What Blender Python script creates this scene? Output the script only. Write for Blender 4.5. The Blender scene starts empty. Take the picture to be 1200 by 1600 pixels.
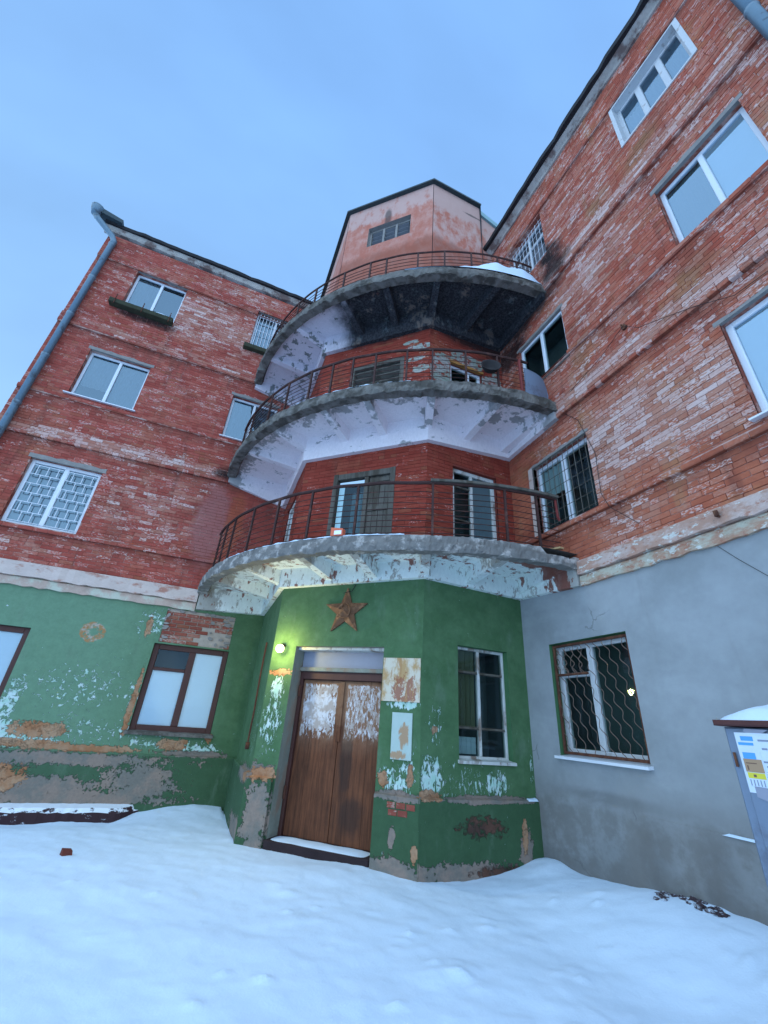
import bpy, math, random
import numpy as np
from mathutils import Vector, Matrix, noise as mnoise

random.seed(7)
RNG = np.random.default_rng(11)
SC = bpy.context.scene
COL = SC.collection

# ------------------------------------------------------------------ camera
F_PX = 651.738
CAM_POS = Vector((-4.8817, -9.9196, 1.6431))
CAM_R = Matrix((((0.919599, -0.387154, 0.066709), (0.230456, 0.394095, -0.889707), (0.318164, 0.833547, 0.451631))))
cam_d = bpy.data.cameras.new('camera')
cam_d.sensor_fit = 'VERTICAL'
cam_d.sensor_height = 36.0
cam_d.lens = F_PX / 1600 * 36.0
cam_d.clip_start = 0.05
cam_d.clip_end = 3000
cam = bpy.data.objects.new('camera', cam_d)
COL.objects.link(cam)
mw = Matrix.Identity(4)
for i in range(3):
    mw[i][0] = CAM_R[0][i]
    mw[i][1] = -CAM_R[1][i]
    mw[i][2] = -CAM_R[2][i]
    mw[i][3] = CAM_POS[i]
cam.matrix_world = mw
SC.camera = cam


def project(p):
    q = CAM_R @ (Vector(p) - CAM_POS)
    if q.z < 0.05:
        return None
    return 600 + F_PX * q.x / q.z, 800 + F_PX * q.y / q.z, q.z


# ------------------------------------------------------------------ node expressions
class X:
    """a socket in a node tree, with arithmetic"""
    def __init__(s, t, k): s.t, s.k = t, k
    def _m(s, op, *a, clamp=False):
        n = s.t.nodes.new('ShaderNodeMath'); n.operation = op; n.use_clamp = clamp
        for i, v in enumerate((s,) + a):
            put(s.t, n.inputs[i], v)
        return X(s.t, n.outputs[0])
    def __add__(s, o): return s._m('ADD', o)
    __radd__ = __add__
    def __sub__(s, o): return s._m('SUBTRACT', o)
    def __rsub__(s, o): return (s * -1.0) + o
    def __mul__(s, o): return s._m('MULTIPLY', o)
    __rmul__ = __mul__
    def __truediv__(s, o): return s._m('DIVIDE', o)
    def max(s, o): return s._m('MAXIMUM', o)
    def min(s, o): return s._m('MINIMUM', o)
    def sqrt(s): return s._m('SQRT')
    def abs(s): return s._m('ABSOLUTE')
    def pow(s, o): return s._m('POWER', o)
    def clamp(s): return s._m('ADD', 0.0, clamp=True)
    def step(s, a, b):
        """smooth 0..1 as the value goes from a to b"""
        n = s.t.nodes.new('ShaderNodeMapRange'); n.interpolation_type = 'SMOOTHSTEP'
        n.inputs[1].default_value = a; n.inputs[2].default_value = b
        put(s.t, n.inputs[0], s)
        return X(s.t, n.outputs[0])


def put(t, inp, v):
    if isinstance(v, X):
        t.links.new(v.k, inp)
    elif isinstance(v, (tuple, list)):
        inp.default_value = tuple(v) + ((1.0,) if len(v) == 3 and len(inp.default_value) == 4 else ())
    else:
        inp.default_value = v


class Mat:
    def __init__(s, name):
        s.m = bpy.data.materials.new(name); s.m.use_nodes = True
        s.t = s.m.node_tree; s.t.nodes.clear()
        s.geo = s.t.nodes.new('ShaderNodeNewGeometry')
        s.P = X(s.t, s.geo.outputs['Position'])
    def node(s, k): return s.t.nodes.new(k)
    def xyz(s, v=None):
        n = s.node('ShaderNodeSeparateXYZ'); put(s.t, n.inputs[0], v or s.P)
        return [X(s.t, n.outputs[i]) for i in range(3)]
    def vec(s, a, b, c=0.0):
        n = s.node('ShaderNodeCombineXYZ')
        for i, v in enumerate((a, b, c)): put(s.t, n.inputs[i], v)
        return X(s.t, n.outputs[0])
    def noise(s, v, scale=1.0, detail=3.0, rough=0.55, dist=0.0, col=False):
        n = s.node('ShaderNodeTexNoise'); put(s.t, n.inputs['Vector'], v)
        n.inputs['Scale'].default_value = scale; n.inputs['Detail'].default_value = detail
        n.inputs['Roughness'].default_value = rough; n.inputs['Distortion'].default_value = dist
        return X(s.t, n.outputs['Color' if col else 'Fac'])
    def voro(s, v, scale=1.0, feat='F1', out='Distance'):
        n = s.node('ShaderNodeTexVoronoi'); n.feature = feat; put(s.t, n.inputs['Vector'], v)
        n.inputs['Scale'].default_value = scale
        return X(s.t, n.outputs[out])
    def mix(s, a, b, f):
        n = s.node('ShaderNodeMix'); n.data_type = 'RGBA'
        put(s.t, n.inputs[0], f); put(s.t, n.inputs[6], a); put(s.t, n.inputs[7], b)
        return X(s.t, n.outputs[2])
    def mul(s, a, f):
        """colour times a grey factor"""
        n = s.node('ShaderNodeVectorMath'); n.operation = 'SCALE'
        put(s.t, n.inputs[0], a); put(s.t, n.inputs[3], f)
        return X(s.t, n.outputs[0])
    def rgb(s, c):
        n = s.node('ShaderNodeRGB'); n.outputs[0].default_value = tuple(c) + (1,)
        return X(s.t, n.outputs[0])
    def attr(s, name):
        n = s.node('ShaderNodeAttribute'); n.attribute_name = name
        sp = s.node('ShaderNodeSeparateColor'); s.t.links.new(n.outputs['Color'], sp.inputs[0])
        return [X(s.t, sp.outputs[i]) for i in range(3)]
    def bump(s, h, strength=0.3, dist=0.01):
        n = s.node('ShaderNodeBump'); n.inputs['Strength'].default_value = strength
        n.inputs['Distance'].default_value = dist; put(s.t, n.inputs['Height'], h)
        return X(s.t, n.outputs[0])
    def out(s, col, rough=0.85, metal=0.0, spec=0.3, nrm=None, emis=None, estr=0.0):
        b = s.node('ShaderNodeBsdfPrincipled'); o = s.node('ShaderNodeOutputMaterial')
        put(s.t, b.inputs['Base Color'], col); put(s.t, b.inputs['Roughness'], rough)
        put(s.t, b.inputs['Metallic'], metal); b.inputs['Specular IOR Level'].default_value = spec
        if nrm: put(s.t, b.inputs['Normal'], nrm)
        if emis is not None:
            put(s.t, b.inputs['Emission Color'], emis); b.inputs['Emission Strength'].default_value = estr
        s.t.links.new(b.outputs[0], o.inputs[0])
        return s.m


# ------------------------------------------------------------------ world and sun
W = bpy.data.worlds.new('World'); SC.world = W; W.use_nodes = True
wt = W.node_tree; wt.nodes.clear()
SUN_EL, SUN_AZ = math.radians(16), math.radians(222)      # azimuth of the sun measured in the xy plane
sky = wt.nodes.new('ShaderNodeTexSky'); sky.sky_type = 'NISHITA'; sky.sun_disc = False
sky.sun_elevation = SUN_EL; sky.sun_rotation = math.radians(90) - SUN_AZ
sky.altitude = 200; sky.air_density = 1.0; sky.dust_density = 0.6; sky.ozone_density = 2.0
tc = wt.nodes.new('ShaderNodeTexCoord')
nz = wt.nodes.new('ShaderNodeTexNoise'); nz.inputs['Scale'].default_value = 1.7; nz.inputs['Detail'].default_value = 4
nz.inputs['Roughness'].default_value = 0.5
mp = wt.nodes.new('ShaderNodeMapping'); mp.inputs['Scale'].default_value = (1.0, 2.2, 1.4); mp.inputs['Rotation'].default_value = (0.3, 0.2, 0.9)
wt.links.new(tc.outputs['Generated'], mp.inputs[0]); wt.links.new(mp.outputs[0], nz.inputs['Vector'])
mr = wt.nodes.new('ShaderNodeMapRange'); mr.inputs[1].default_value = 0.3; mr.inputs[2].default_value = 0.7
mr.inputs[3].default_value = 0.78; mr.inputs[4].default_value = 1.0
wt.links.new(nz.outputs['Fac'], mr.inputs[0])
mx = wt.nodes.new('ShaderNodeMix'); mx.data_type = 'RGBA'
wt.links.new(mr.outputs[0], mx.inputs[0]); wt.links.new(sky.outputs[0], mx.inputs[6])
sz = wt.nodes.new('ShaderNodeSeparateXYZ'); wt.links.new(tc.outputs['Generated'], sz.inputs[0])
ez = wt.nodes.new('ShaderNodeMapRange'); ez.inputs[1].default_value = 0.25; ez.inputs[2].default_value = 0.95
wt.links.new(sz.outputs[2], ez.inputs[0])
oc = wt.nodes.new('ShaderNodeMix'); oc.data_type = 'RGBA'          # thin even overcast, paler towards the horizon
oc.inputs[6].default_value = (4.7, 8.2, 12.6, 1); oc.inputs[7].default_value = (2.85, 5.8, 11.2, 1)
wt.links.new(ez.outputs[0], oc.inputs[0]); wt.links.new(oc.outputs[2], mx.inputs[7])
bg = wt.nodes.new('ShaderNodeBackground'); bg.inputs['Strength'].default_value = 0.05
wo = wt.nodes.new('ShaderNodeOutputWorld')
wt.links.new(mx.outputs[2], bg.inputs[0]); wt.links.new(bg.outputs[0], wo.inputs[0])
sun_d = bpy.data.lights.new('sun', 'SUN'); sun_d.energy = 1.5; sun_d.angle = math.radians(165); sun_d.color = (0.62, 0.81, 1.0)
sun = bpy.data.objects.new('sun', sun_d); COL.objects.link(sun)
sd = Vector((math.cos(SUN_EL) * math.cos(SUN_AZ), math.cos(SUN_EL) * math.sin(SUN_AZ), math.sin(SUN_EL)))
sun.rotation_euler = sd.to_track_quat('Z', 'Y').to_euler(); sun.location = sd * 60
SC.view_settings.view_transform = 'Standard'; SC.view_settings.look = 'None'
SC.view_settings.exposure = 1.0; SC.view_settings.gamma = 1.0
SC.render.engine = 'CYCLES'
SC.cycles.max_bounces = 8; SC.cycles.diffuse_bounces = 6

# ------------------------------------------------------------------ mesh helpers
class MB:
    def __init__(s): s.v, s.f, s.a = [], [], []
    def face(s, pts, a=None):
        n = len(s.v); s.v += [tuple(p) for p in pts]; s.f.append(tuple(range(n, n + len(pts))))
        s.a.append(a)
    def hexa(s, c, a=None, skip=()):
        """8 corners: 0-3 one loop, 4-7 the loop opposite"""
        n = len(s.v); s.v += [tuple(p) for p in c]
        for i, q in enumerate(((3, 2, 1, 0), (4, 5, 6, 7), (0, 1, 5, 4), (1, 2, 6, 5), (2, 3, 7, 6), (3, 0, 4, 7))):
            if i not in skip:
                s.f.append(tuple(n + k for k in q)); s.a.append(a)
    def box(s, fr, s0, s1, z0, z1, d0, d1, a=None, skip=()):
        s.hexa([fr(s0, z0, d0), fr(s1, z0, d0), fr(s1, z1, d0), fr(s0, z1, d0),
                fr(s0, z0, d1), fr(s1, z0, d1), fr(s1, z1, d1), fr(s0, z1, d1)], a, skip)
    def bbox(s, fr, s0, s1, z0, z1, d0, d1, b=0.006):
        """box whose front edges are chamfered by b"""
        b = min(b, (s1 - s0) * .4, (z1 - z0) * .4, (d1 - d0) * .8)
        L = [[fr(s0, z0, d0), fr(s1, z0, d0), fr(s1, z1, d0), fr(s0, z1, d0)],
             [fr(s0, z0, d1 - b), fr(s1, z0, d1 - b), fr(s1, z1, d1 - b), fr(s0, z1, d1 - b)],
             [fr(s0 + b, z0 + b, d1), fr(s1 - b, z0 + b, d1), fr(s1 - b, z1 - b, d1), fr(s0 + b, z1 - b, d1)]]
        n = len(s.v)
        for l in L: s.v += [tuple(p) for p in l]
        s.f.append((n + 3, n + 2, n + 1, n)); s.a.append(None)
        for k in (0, 4):
            for i in range(4):
                j = (i + 1) % 4
                s.f.append((n + k + i, n + k + j, n + k + 4 + j, n + k + 4 + i)); s.a.append(None)
        s.f.append((n + 8, n + 9, n + 10, n + 11)); s.a.append(None)
    def tube(s, pts, r, n=6, closed=False):
        pts = [Vector(p) for p in pts]; m = len(pts); base = len(s.v)
        up = None
        for i, p in enumerate(pts):
            a = pts[max(i - 1, 0)]; b = pts[min(i + 1, m - 1)]
            t = (b - a).normalized()
            if up is None or abs(t.dot(up)) > .98:
                up = Vector((0, 0, 1)) if abs(t.z) < .9 else Vector((1, 0, 0))
            x = t.cross(up).normalized(); y = x.cross(t).normalized(); up = y
            rr = r[i] if isinstance(r, (list, tuple)) else r
            for k in range(n):
                w = 2 * math.pi * k / n
                s.v.append(tuple(p + x * rr * math.cos(w) + y * rr * math.sin(w)))
        for i in range(m - 1):
            for k in range(n):
                q = (k + 1) % n
                s.f.append((base + i * n + k, base + i * n + q, base + (i + 1) * n + q, base + (i + 1) * n + k)); s.a.append(None)
        s.f.append(tuple(base + k for k in range(n))[::-1]); s.a.append(None)
        s.f.append(tuple(base + (m - 1) * n + k for k in range(n))); s.a.append(None)
    def loft(s, rings, closed=True, caps=True):
        base = len(s.v); n = len(rings[0])
        for r in rings: s.v += [tuple(p) for p in r]
        for i in range(len(rings) - 1):
            for k in range(n if closed else n - 1):
                q = (k + 1) % n
                s.f.append((base + i * n + k, base + i * n + q, base + (i + 1) * n + q, base + (i + 1) * n + k)); s.a.append(None)
        if caps:
            s.f.append(tuple(base + k for k in range(n))[::-1]); s.a.append(None)
            s.f.append(tuple(base + (len(rings) - 1) * n + k for k in range(n))); s.a.append(None)
    def build(s, name, mat, parent=None, smooth=False, label=None, kind=None, attr=False, rot=None):
        V = np.array(s.v, float)
        lo, hi = V.min(0), V.max(0)
        c = np.array([(lo[0] + hi[0]) / 2, (lo[1] + hi[1]) / 2, lo[2]])
        me = bpy.data.meshes.new(name)
        me.from_pydata((V - c).tolist(), [], s.f)
        if attr:
            at = me.attributes.new('rnd', 'FLOAT_COLOR', 'FACE')
            at.data.foreach_set('color', np.array([tuple(x) + (1,) for x in s.a], 'f').ravel())
        if smooth:
            me.shade_smooth()
        me.materials.append(mat)
        o = bpy.data.objects.new(name, me)
        place(o, Vector(c), parent)
        if label: o['label'] = label
        if kind: o['kind'] = kind
        return o


WLOC = {}
def place(o, w, parent=None):
    COL.objects.link(o)
    WLOC[o.name] = Vector(w)
    if parent is not None:
        o.parent = parent; o.location = Vector(w) - WLOC[parent.name]
    else:
        o.location = w


def thing(o, label, cat, group=None):
    o['label'] = label; o['category'] = cat
    if group: o['group'] = group
    return o


def empty(name, loc, label, cat, group=None):
    o = bpy.data.objects.new(name, None); o.empty_display_size = 0.2
    place(o, Vector(loc))
    return thing(o, label, cat, group)


# wall frames: s along the wall (to the right as seen from the yard), z up, d outwards
class Frame:
    def __init__(f, o, t):
        f.o = Vector((o[0], o[1], 0)); f.t = Vector((t[0], t[1], 0)).normalized()
        f.n = Vector((f.t.y, -f.t.x, 0))
    def __call__(f, s, z, d=0.0):
        p = f.o + f.t * s + f.n * d
        return (p.x, p.y, z)
    def coords(f, m):
        """s, z, d as sockets in material m"""
        x, y, z = m.xyz()
        s = x * f.t.x + y * f.t.y - (f.o.x * f.t.x + f.o.y * f.t.y)
        d = x * f.n.x + y * f.n.y - (f.o.x * f.n.x + f.o.y * f.n.y)
        return s, z, d


PA, PB = Vector((-3.8226, -2.3455, 0)), Vector((-1.8998, -4.1459, 0))
FL = Frame((0, 0), (1, 0))
FR = Frame((0, 0), (0, -1))
FA = Frame((PA.x, 0), (0, -1))
FB = Frame((PA.x, PA.y), (PB.x - PA.x, PB.y - PA.y))
FC = Frame((0, PB.y), (1, 0))
LA, LB, LC0 = -PA.y, (PB - PA).length, PB.x      # A: s 0..LA, B: s 0..LB, C: s LC0..0
FE = Frame((-10.15, 0), (0, -1))                 # end wall of the left wing, s from -8 to 0

# ------------------------------------------------------------------ materials
def simple(name, col, rough=0.7, metal=0.0, spec=0.3, var=0.25, scale=6.0, bump=0.15, dirt=None, dscale=2.0, damt=0.5, grain=(1, 1, 1)):
    m = Mat(name)
    x, y, z = m.xyz()
    v = m.vec(x * grain[0], y * grain[1], z * grain[2])
    n1 = m.noise(v, scale, 5, .6)
    n2 = m.noise(v, scale * 9, 3, .6)
    c = m.mul(m.rgb(col), (n1 - .5) * (2 * var) + (n2 - .5) * var + 1.0)
    if dirt:
        f = m.noise(v, dscale, 6, .65).step(.62 - damt * .3, .72 - damt * .2)
        c = m.mix(c, dirt, f * .85)
    return m.out(c, rough, metal, spec, m.bump(n2 * .6 + n1, bump, .004) if bump else None)


def blob(m, s, z, s0, z0, rs, rz, wob, amp=0.9, edge=0.12):
    """irregular patch round (s0, z0)"""
    a = (s - s0) / rs; b = (z - z0) / rz
    r = (a * a + b * b).sqrt()
    return ((1.0 - r) + (wob - .5) * amp).step(0.0, edge)


def union(l):
    o = l[0]
    for x in l[1:]: o = o.max(x)
    return o


def brick_mat(name, fr, paint=(.34, .068, .040), paint2=(.47, .125, .074), fleck=(.70, .53, .48), dens=0.0, blobs=(), soot=(), orange=0.3, peel=None):
    m = Mat(name)
    s, z, d = fr.coords(m)
    r, g, b = m.attr('rnd')
    v = m.vec(s, z, d)
    big = m.noise(v, .55, 4, .6)
    mid = m.noise(v, 2.6, 5, .65)
    c = m.mix(paint, paint2, (r * .55 + mid * .6 - .1).clamp())
    c = m.mix(c, (.30, .125, .06), (m.noise(v, .9, 3, .5).step(.56, .72) * orange + (b.step(.86, .97) * .35)).clamp())
    if fr is FR: c = m.mix(c, (.46, .17, .085), ((z * -1.0 + 6.7).step(-.4, .9) * .50 + (mid - .5) * 1.2).clamp() * .7)
    c = m.mul(c, mid * .6 + .66 + g * .16)
    run = m.noise(m.vec(s * 3.2, z * .35, 2.), 1.0, 5, .65)
    c = m.mix(c, (.13, .045, .035), run.step(.56, .70) * .5)
    c = m.mix(c, (.40, .20, .10), (m.noise(m.vec(s * 2.6, z * .5, 8.), 1.0, 4, .6).step(.58, .70)) * orange * .55)
    if fr in (FL, FR):
        blot = m.noise(v, 1.15, 5, .62)
        c = m.mix(c, (.20, .048, .036), (blot.step(.52, .68) * .55))
        c = m.mix(c, (.46, .20, .085), ((blot * -1.0 + 1.0).step(.55, .70) * orange * .5))
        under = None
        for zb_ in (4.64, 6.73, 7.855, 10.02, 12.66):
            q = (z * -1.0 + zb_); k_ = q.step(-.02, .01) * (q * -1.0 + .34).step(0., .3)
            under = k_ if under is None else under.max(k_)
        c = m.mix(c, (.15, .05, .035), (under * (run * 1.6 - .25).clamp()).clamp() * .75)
    # where rain has taken the paint: pale streaks, brick by brick
    D = (big - .5) * 1.1 + (mid - .5) * .9 + dens
    for (s0, z0, rs, rz, k) in blobs:
        a = (s - s0) / rs; q = (z - z0) / rz
        D = D + ((1.0 - (a * a + q * q).sqrt()).step(-.25, .6)) * k
    streak = m.noise(m.vec(s * 17.0 + g * 40.0, z * 44.0 + r * 9.0, d), 1.0, 4, .68)
    worn = (D * .55 + (streak - .5) * 1.5 + (r - .5) * .5 + .02).step(-.05, .55)
    c = m.mix(c, m.mix((.43, .195, .130), (.49, .285, .22), (b * .7 + mid * .4 - .1).clamp()), worn * .62)
    fl = (streak + (g - .5) * .30 + D * .15).step(.61, .70)
    c = m.mix(c, m.mul(m.rgb(fleck), m.noise(v, 24, 3, .6) * .7 + .65), fl * (b * .45 + .35))
    if fr is FL:
        c = m.mix(c, (.36, .14, .125), blob(m, s, z, -5.45, 5.55, .45, 1.3, mid, .9, .4) * .75)
        c = m.mix(c, (.40, .10, .045), blob(m, s, z, -4.95, 5.6, .25, 1.2, mid, 1.2, .5) * .6)
    if peel:
        pm = union([blob(m, s, z, *p, wob=m.noise(v, 3.5, 5, .65), amp=1.6) for p in peel[0]])
        c = m.mix(c, m.mix(peel[1], peel[2], mid.step(.4, .6)), pm * m.noise(v, 7, 4, .6).step(.38, .5))
    for (s0, z0, rs, rz) in soot:
        c = m.mix(c, (.012, .011, .012), blob(m, s, z, s0, z0, rs, rz, m.noise(v, 2.2, 5, .7), 1.5, .7) * .9)
    h = m.noise(v, 45, 4, .65) + streak * .5
    return m.out(c, .88, 0, .2, m.bump(h, .35, .006))


def green_mat(name, fr, pale=(), rust=(), grey=(), brick=(), dens=0.0, plinth=.82, fade=None, streaks=0.0):
    """green limewash over grey and ochre render, flaking"""
    m = Mat(name)
    s, z, d = fr.coords(m)
    v = m.vec(s, z, d)
    w1 = m.noise(v, 2.4, 6, .68); w2 = m.noise(v, 7.5, 5, .68); w3 = m.noise(v, 23, 4, .65)
    c = m.mix((.060, .130, .054), (.090, .172, .080), w1.step(.3, .7))
    if fade:
        c = m.mix(c, (.155, .265, .17), (s * fade[0] + fade[1]).clamp() * .85)
    low = (z * -1.0 + plinth).step(-.02, .03)
    c = m.mix(c, (.040, .088, .042), low * .8)
    c = m.mix(c, (.14, .21, .14), m.noise(m.vec(s * 3.5, z * 1.1, 5.), 1.0, 5, .65).step(.55, .72) * .45)
    c = m.mul(c, (w2 - .5) * .5 + (w3 - .5) * .3 + 1.0)
    flake = m.noise(m.vec(s * (11. + 13. * streaks), z * (11. - 4. * streaks), d), 1.0, 6, .72, .6)
    D = (w1 - .5) * .5 + dens
    for p in pale:
        a = (s - p[0]) / p[2]; q = (z - p[1]) / p[3]
        D = D + (1.0 - (a * a + q * q).sqrt()).step(-.3, .7) * p[4]
    f = (flake + D * .27).step(.615, .645)
    palec = m.mix((.40, .60, .50), (.56, .66, .64), w2.step(.4, .6))
    c = m.mix(c, palec, f)
    hgt = w3 * .15 - f * .4
    def lay(lst, ca, cb, amp, edge=.1):
        nonlocal c, hgt
        if lst:
            k = union([blob(m, s, z, *p, wob=w2 * .42 + w3 * .30 + w1 * .28, amp=amp * 2.3, edge=edge) for p in lst])
            c = m.mix(c, m.mul(m.mix(ca, cb, w1.step(.42, .6)), w3 * .6 + .7), k)
            hgt = hgt - k
    lay(grey, (.19, .17, .145), (.27, .20, .16), 2.2)
    lay(rust, (.36, .16, .075), (.42, .25, .15), 2.0)
    if fr is FL:
        a_ = (s + 6.98) / .22; q_ = (z - 2.86) / .19; rr_ = (a_ * a_ + q_ * q_).sqrt() + (w2 - .5) * .9
        ring = (rr_ - .28).step(0., .25) * (rr_ * -1.0 + 1.05).step(0., .12) * (w3 + w1 * .6 - .3).step(.38, .48)
        c = m.mix(c, m.mix((.40, .19, .075), (.46, .36, .30), w2.step(.48, .58)), ring * .9)
    lay(brick, (.075, .040, .030), (.12, .055, .038), 2.4, .5)
    return m.out(c, .8, 0, .25, m.bump(hgt, 1.0, .02))


M = {}
def mortar_mat():
    m = Mat('mortar'); x, y, z = m.xyz(); v = m.vec(x, y, z)
    a = m.noise(v, .9, 5, .62); b = m.noise(v, 5., 5, .65)
    c = m.mix((.27, .075, .05), (.60, .42, .36), (a * .55 + b * .6 - .1).step(.42, .60) * .8)
    return m.out(c, .95, 0, .1, m.bump(b, .3, .004))
M['mortar'] = mortar_mat()
M['mortar_pale'] = simple('mortar_pale', (.44, .36, .30), .95, 0, .1, .4, 8, .3)
M['mortar_red'] = simple('mortar_red', (.23, .05, .035), .9, 0, .2, .3, 8, .3)
M['belt'] = simple('belt_plaster', (.60, .47, .41), .9, 0, .2, .2, 3, .4, (.38, .15, .10), 2.6, .35, (1, 1, 2.2))
def belt_mat(name, ca, cb):
    m = Mat(name); x, y, z = m.xyz(); v = m.vec(x, y, z * 2.0)
    a = m.noise(v, 3.0, 6, .68); b = m.noise(v, 7.0, 6, .7, .4); e = m.noise(v, 30, 4, .65)
    c = m.mix(ca, cb, a.step(.4, .6))
    c = m.mix(c, (.40, .17, .11), b.step(.56, .62) * .8)
    c = m.mix(c, (.66, .66, .60), m.noise(v, 5.0, 6, .7).step(.57, .61) * .85)
    c = m.mix(c, (.22, .18, .15), m.noise(v, 4.2, 5, .7, 1.).step(.62, .68) * .6)
    c = m.mul(c, (e - .5) * .4 + 1.0)
    return m.out(c, .92, 0, .15, m.bump(b + e * .4, .5, .012))
M['belt_rag'] = belt_mat('ragged_belt_plaster', (.58, .43, .37), (.46, .27, .20))
M['belt_rag2'] = belt_mat('ragged_lower_belt_plaster', (.50, .46, .36), (.44, .25, .17))
M['belt_low'] = simple('belt_lower_plaster', (.50, .36, .29), .9, 0, .2, .35, 4, .4, (.55, .56, .45), 3, .5)
M['cornice'] = simple('cornice_plaster', (.40, .36, .32), .9, 0, .2, .4, 5, .4, (.12, .07, .06), 2.6, .5)
M['tar'] = simple('black_eave', (.018, .017, .019), .7, 0, .3, .4, 4, .1)
M['roof'] = simple('roof_sheet', (.035, .055, .062), .5, .3, .4, .3, 3, .1)
M['parapet'] = simple('pale_green_sheet', (.20, .34, .36), .5, .2, .4, .2, 3, .1)
M['pvc'] = simple('white_window_plastic', (.74, .76, .80), .4, 0, .5, .04, 4, 0)
M['oldwhite'] = simple('flaking_white_paint', (.58, .58, .55), .8, 0, .2, .2, 9, .4, (.20, .13, .09), 5, .45, (1, 1, .35))
M['brownwood'] = simple('brown_window_paint', (.075, .026, .020), .6, 0, .4, .3, 6, .2, None, grain=(1, 1, .2))
M['greywood'] = simple('weathered_wood', (.13, .115, .095), .85, 0, .2, .4, 8, .3, (.07, .055, .04), 5, .5, (1, 1, .12))
M['mosswood'] = simple('mossy_board', (.055, .056, .036), .9, 0, .1, .5, 7, .4)
M['rust'] = simple('rusty_iron', (.105, .040, .026), .8, .2, .3, .5, 9, .3, (.20, .085, .045), 7, .4)
M['rail'] = simple('rail_paint', (.060, .026, .022), .75, .1, .3, .4, 9, .2, (.14, .06, .045), 5, .3)
M['rail_red'] = simple('red_rail_paint', (.20, .035, .03), .7, 0, .3, .3, 9, .2)
M['concrete'] = simple('old_concrete', (.185, .165, .145), .95, 0, .15, .45, 6, .8, (.07, .06, .05), 3.2, .6)
M['concrete_b'] = simple('crumbling_concrete', (.195, .18, .165), .95, 0, .15, .45, 6, .8, (.50, .45, .41), 4.2, .40)
M['lintel'] = simple('rough_reveal', (.27, .245, .225), .95, 0, .15, .35, 6, .5)
M['revealj'] = simple('weathered_green_jamb', (.24, .25, .21), .9, 0, .15, .4, 6, .5, (.27, .19, .14), 3.5, .5, (1, 1, .5))
M['revealw'] = simple('white_reveal', (.60, .60, .60), .9, 0, .15, .15, 5, .4, (.35, .30, .27), 5, .2)
M['revealg'] = simple('green_reveal', (.070, .17, .075), .85, 0, .2, .25, 5, .3)
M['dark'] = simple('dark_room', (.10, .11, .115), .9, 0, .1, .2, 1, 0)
M['curtain'] = simple('net_curtain', (.50, .54, .58), .9, 0, .1, .1, 3, 0, grain=(6, 6, .3))
M['drape'] = simple('olive_drape', (.17, .155, .10), .9, 0, .1, .2, 3, 0, grain=(6, 6, .3))
M['blind'] = simple('white_blind', (.88, .90, .92), .8, 0, .2, .04, 2, 0)
M['pipe'] = simple('blue_grey_pipe', (.15, .22, .27), .45, .4, .5, .15, 5, .1, (.08, .09, .10), 4, .2)
M['graypanel'] = simple('grey_panel', (.30, .31, .38), .7, 0, .3, .08, 2, 0)
M['orange'] = simple('orange_card', (.72, .16, .08), .6, 0, .3, .1, 8, 0)
M['cable'] = simple('black_cable', (.03, .025, .025), .7)
M['cab'] = simple('grey_blue_metal', (.20, .25, .33), .55, .3, .4, .12, 3, .1, (.15, .17, .22), 4, .4)
M['cabrim'] = simple('brown_rim', (.10, .035, .03), .7, 0, .3, .3, 8, .1)
M['stone'] = simple('dark_clod', (.065, .045, .05), .9, 0, .1, .5, 14, .5, (.60, .66, .74), 16, .45)
M['redbrick'] = simple('loose_brick', (.16, .045, .035), .9, 0, .15, .4, 14, .4)
M['threshold'] = simple('dark_threshold', (.035, .022, .024), .8, 0, .2, .4, 7, .2)

def glass_mat(name, tint=(.9, .95, .95), see=0.55, refl=.14, kf=1.0):
    m = Mat(name); t = m.t
    tr = m.node('ShaderNodeBsdfTransparent'); tr.inputs[0].default_value = (tint[0] * see, tint[1] * see, tint[2] * see, 1)
    gl = m.node('ShaderNodeBsdfGlossy'); gl.inputs['Roughness'].default_value = .02; gl.inputs[0].default_value = (.62, .84, 1.0, 1)
    wob = m.noise(m.P, 1.4, 2, .5)
    put(t, gl.inputs['Normal'], m.bump(wob, .16, .03))
    fr = m.node('ShaderNodeFresnel'); fr.inputs[0].default_value = 1.7
    mxs = m.node('ShaderNodeMixShader'); o = m.node('ShaderNodeOutputMaterial')
    put(t, mxs.inputs[0], (X(t, fr.outputs[0]) * kf + refl).clamp())
    t.links.new(tr.outputs[0], mxs.inputs[1]); t.links.new(gl.outputs[0], mxs.inputs[2]); t.links.new(mxs.outputs[0], o.inputs[0])
    return m.m
M['glass'] = glass_mat('window_glass')
M['glass_hi'] = glass_mat('bright_window_glass', see=.75, refl=.22)
M['glass_milk'] = glass_mat('thin_window_glass', see=1.0, refl=-.03)
M['glass_lo'] = glass_mat('dull_window_glass', (.75, .9, .85), .8, .02, .35)

def snow_mat():
    m = Mat('snow')
    a = m.noise(m.P, 3.0, 6, .62); b = m.noise(m.P, 60, 4, .7)
    c = m.mix((.66, .79, .92), (.72, .83, .95), a)
    x, y, z = m.xyz()
    return m.out(c, .65, 0, .25, m.bump(a * 1.0 + b * .16 + m.noise(m.P, 14, 5, .7) * .22, .4, .03))
M['snow'] = snow_mat()

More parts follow.
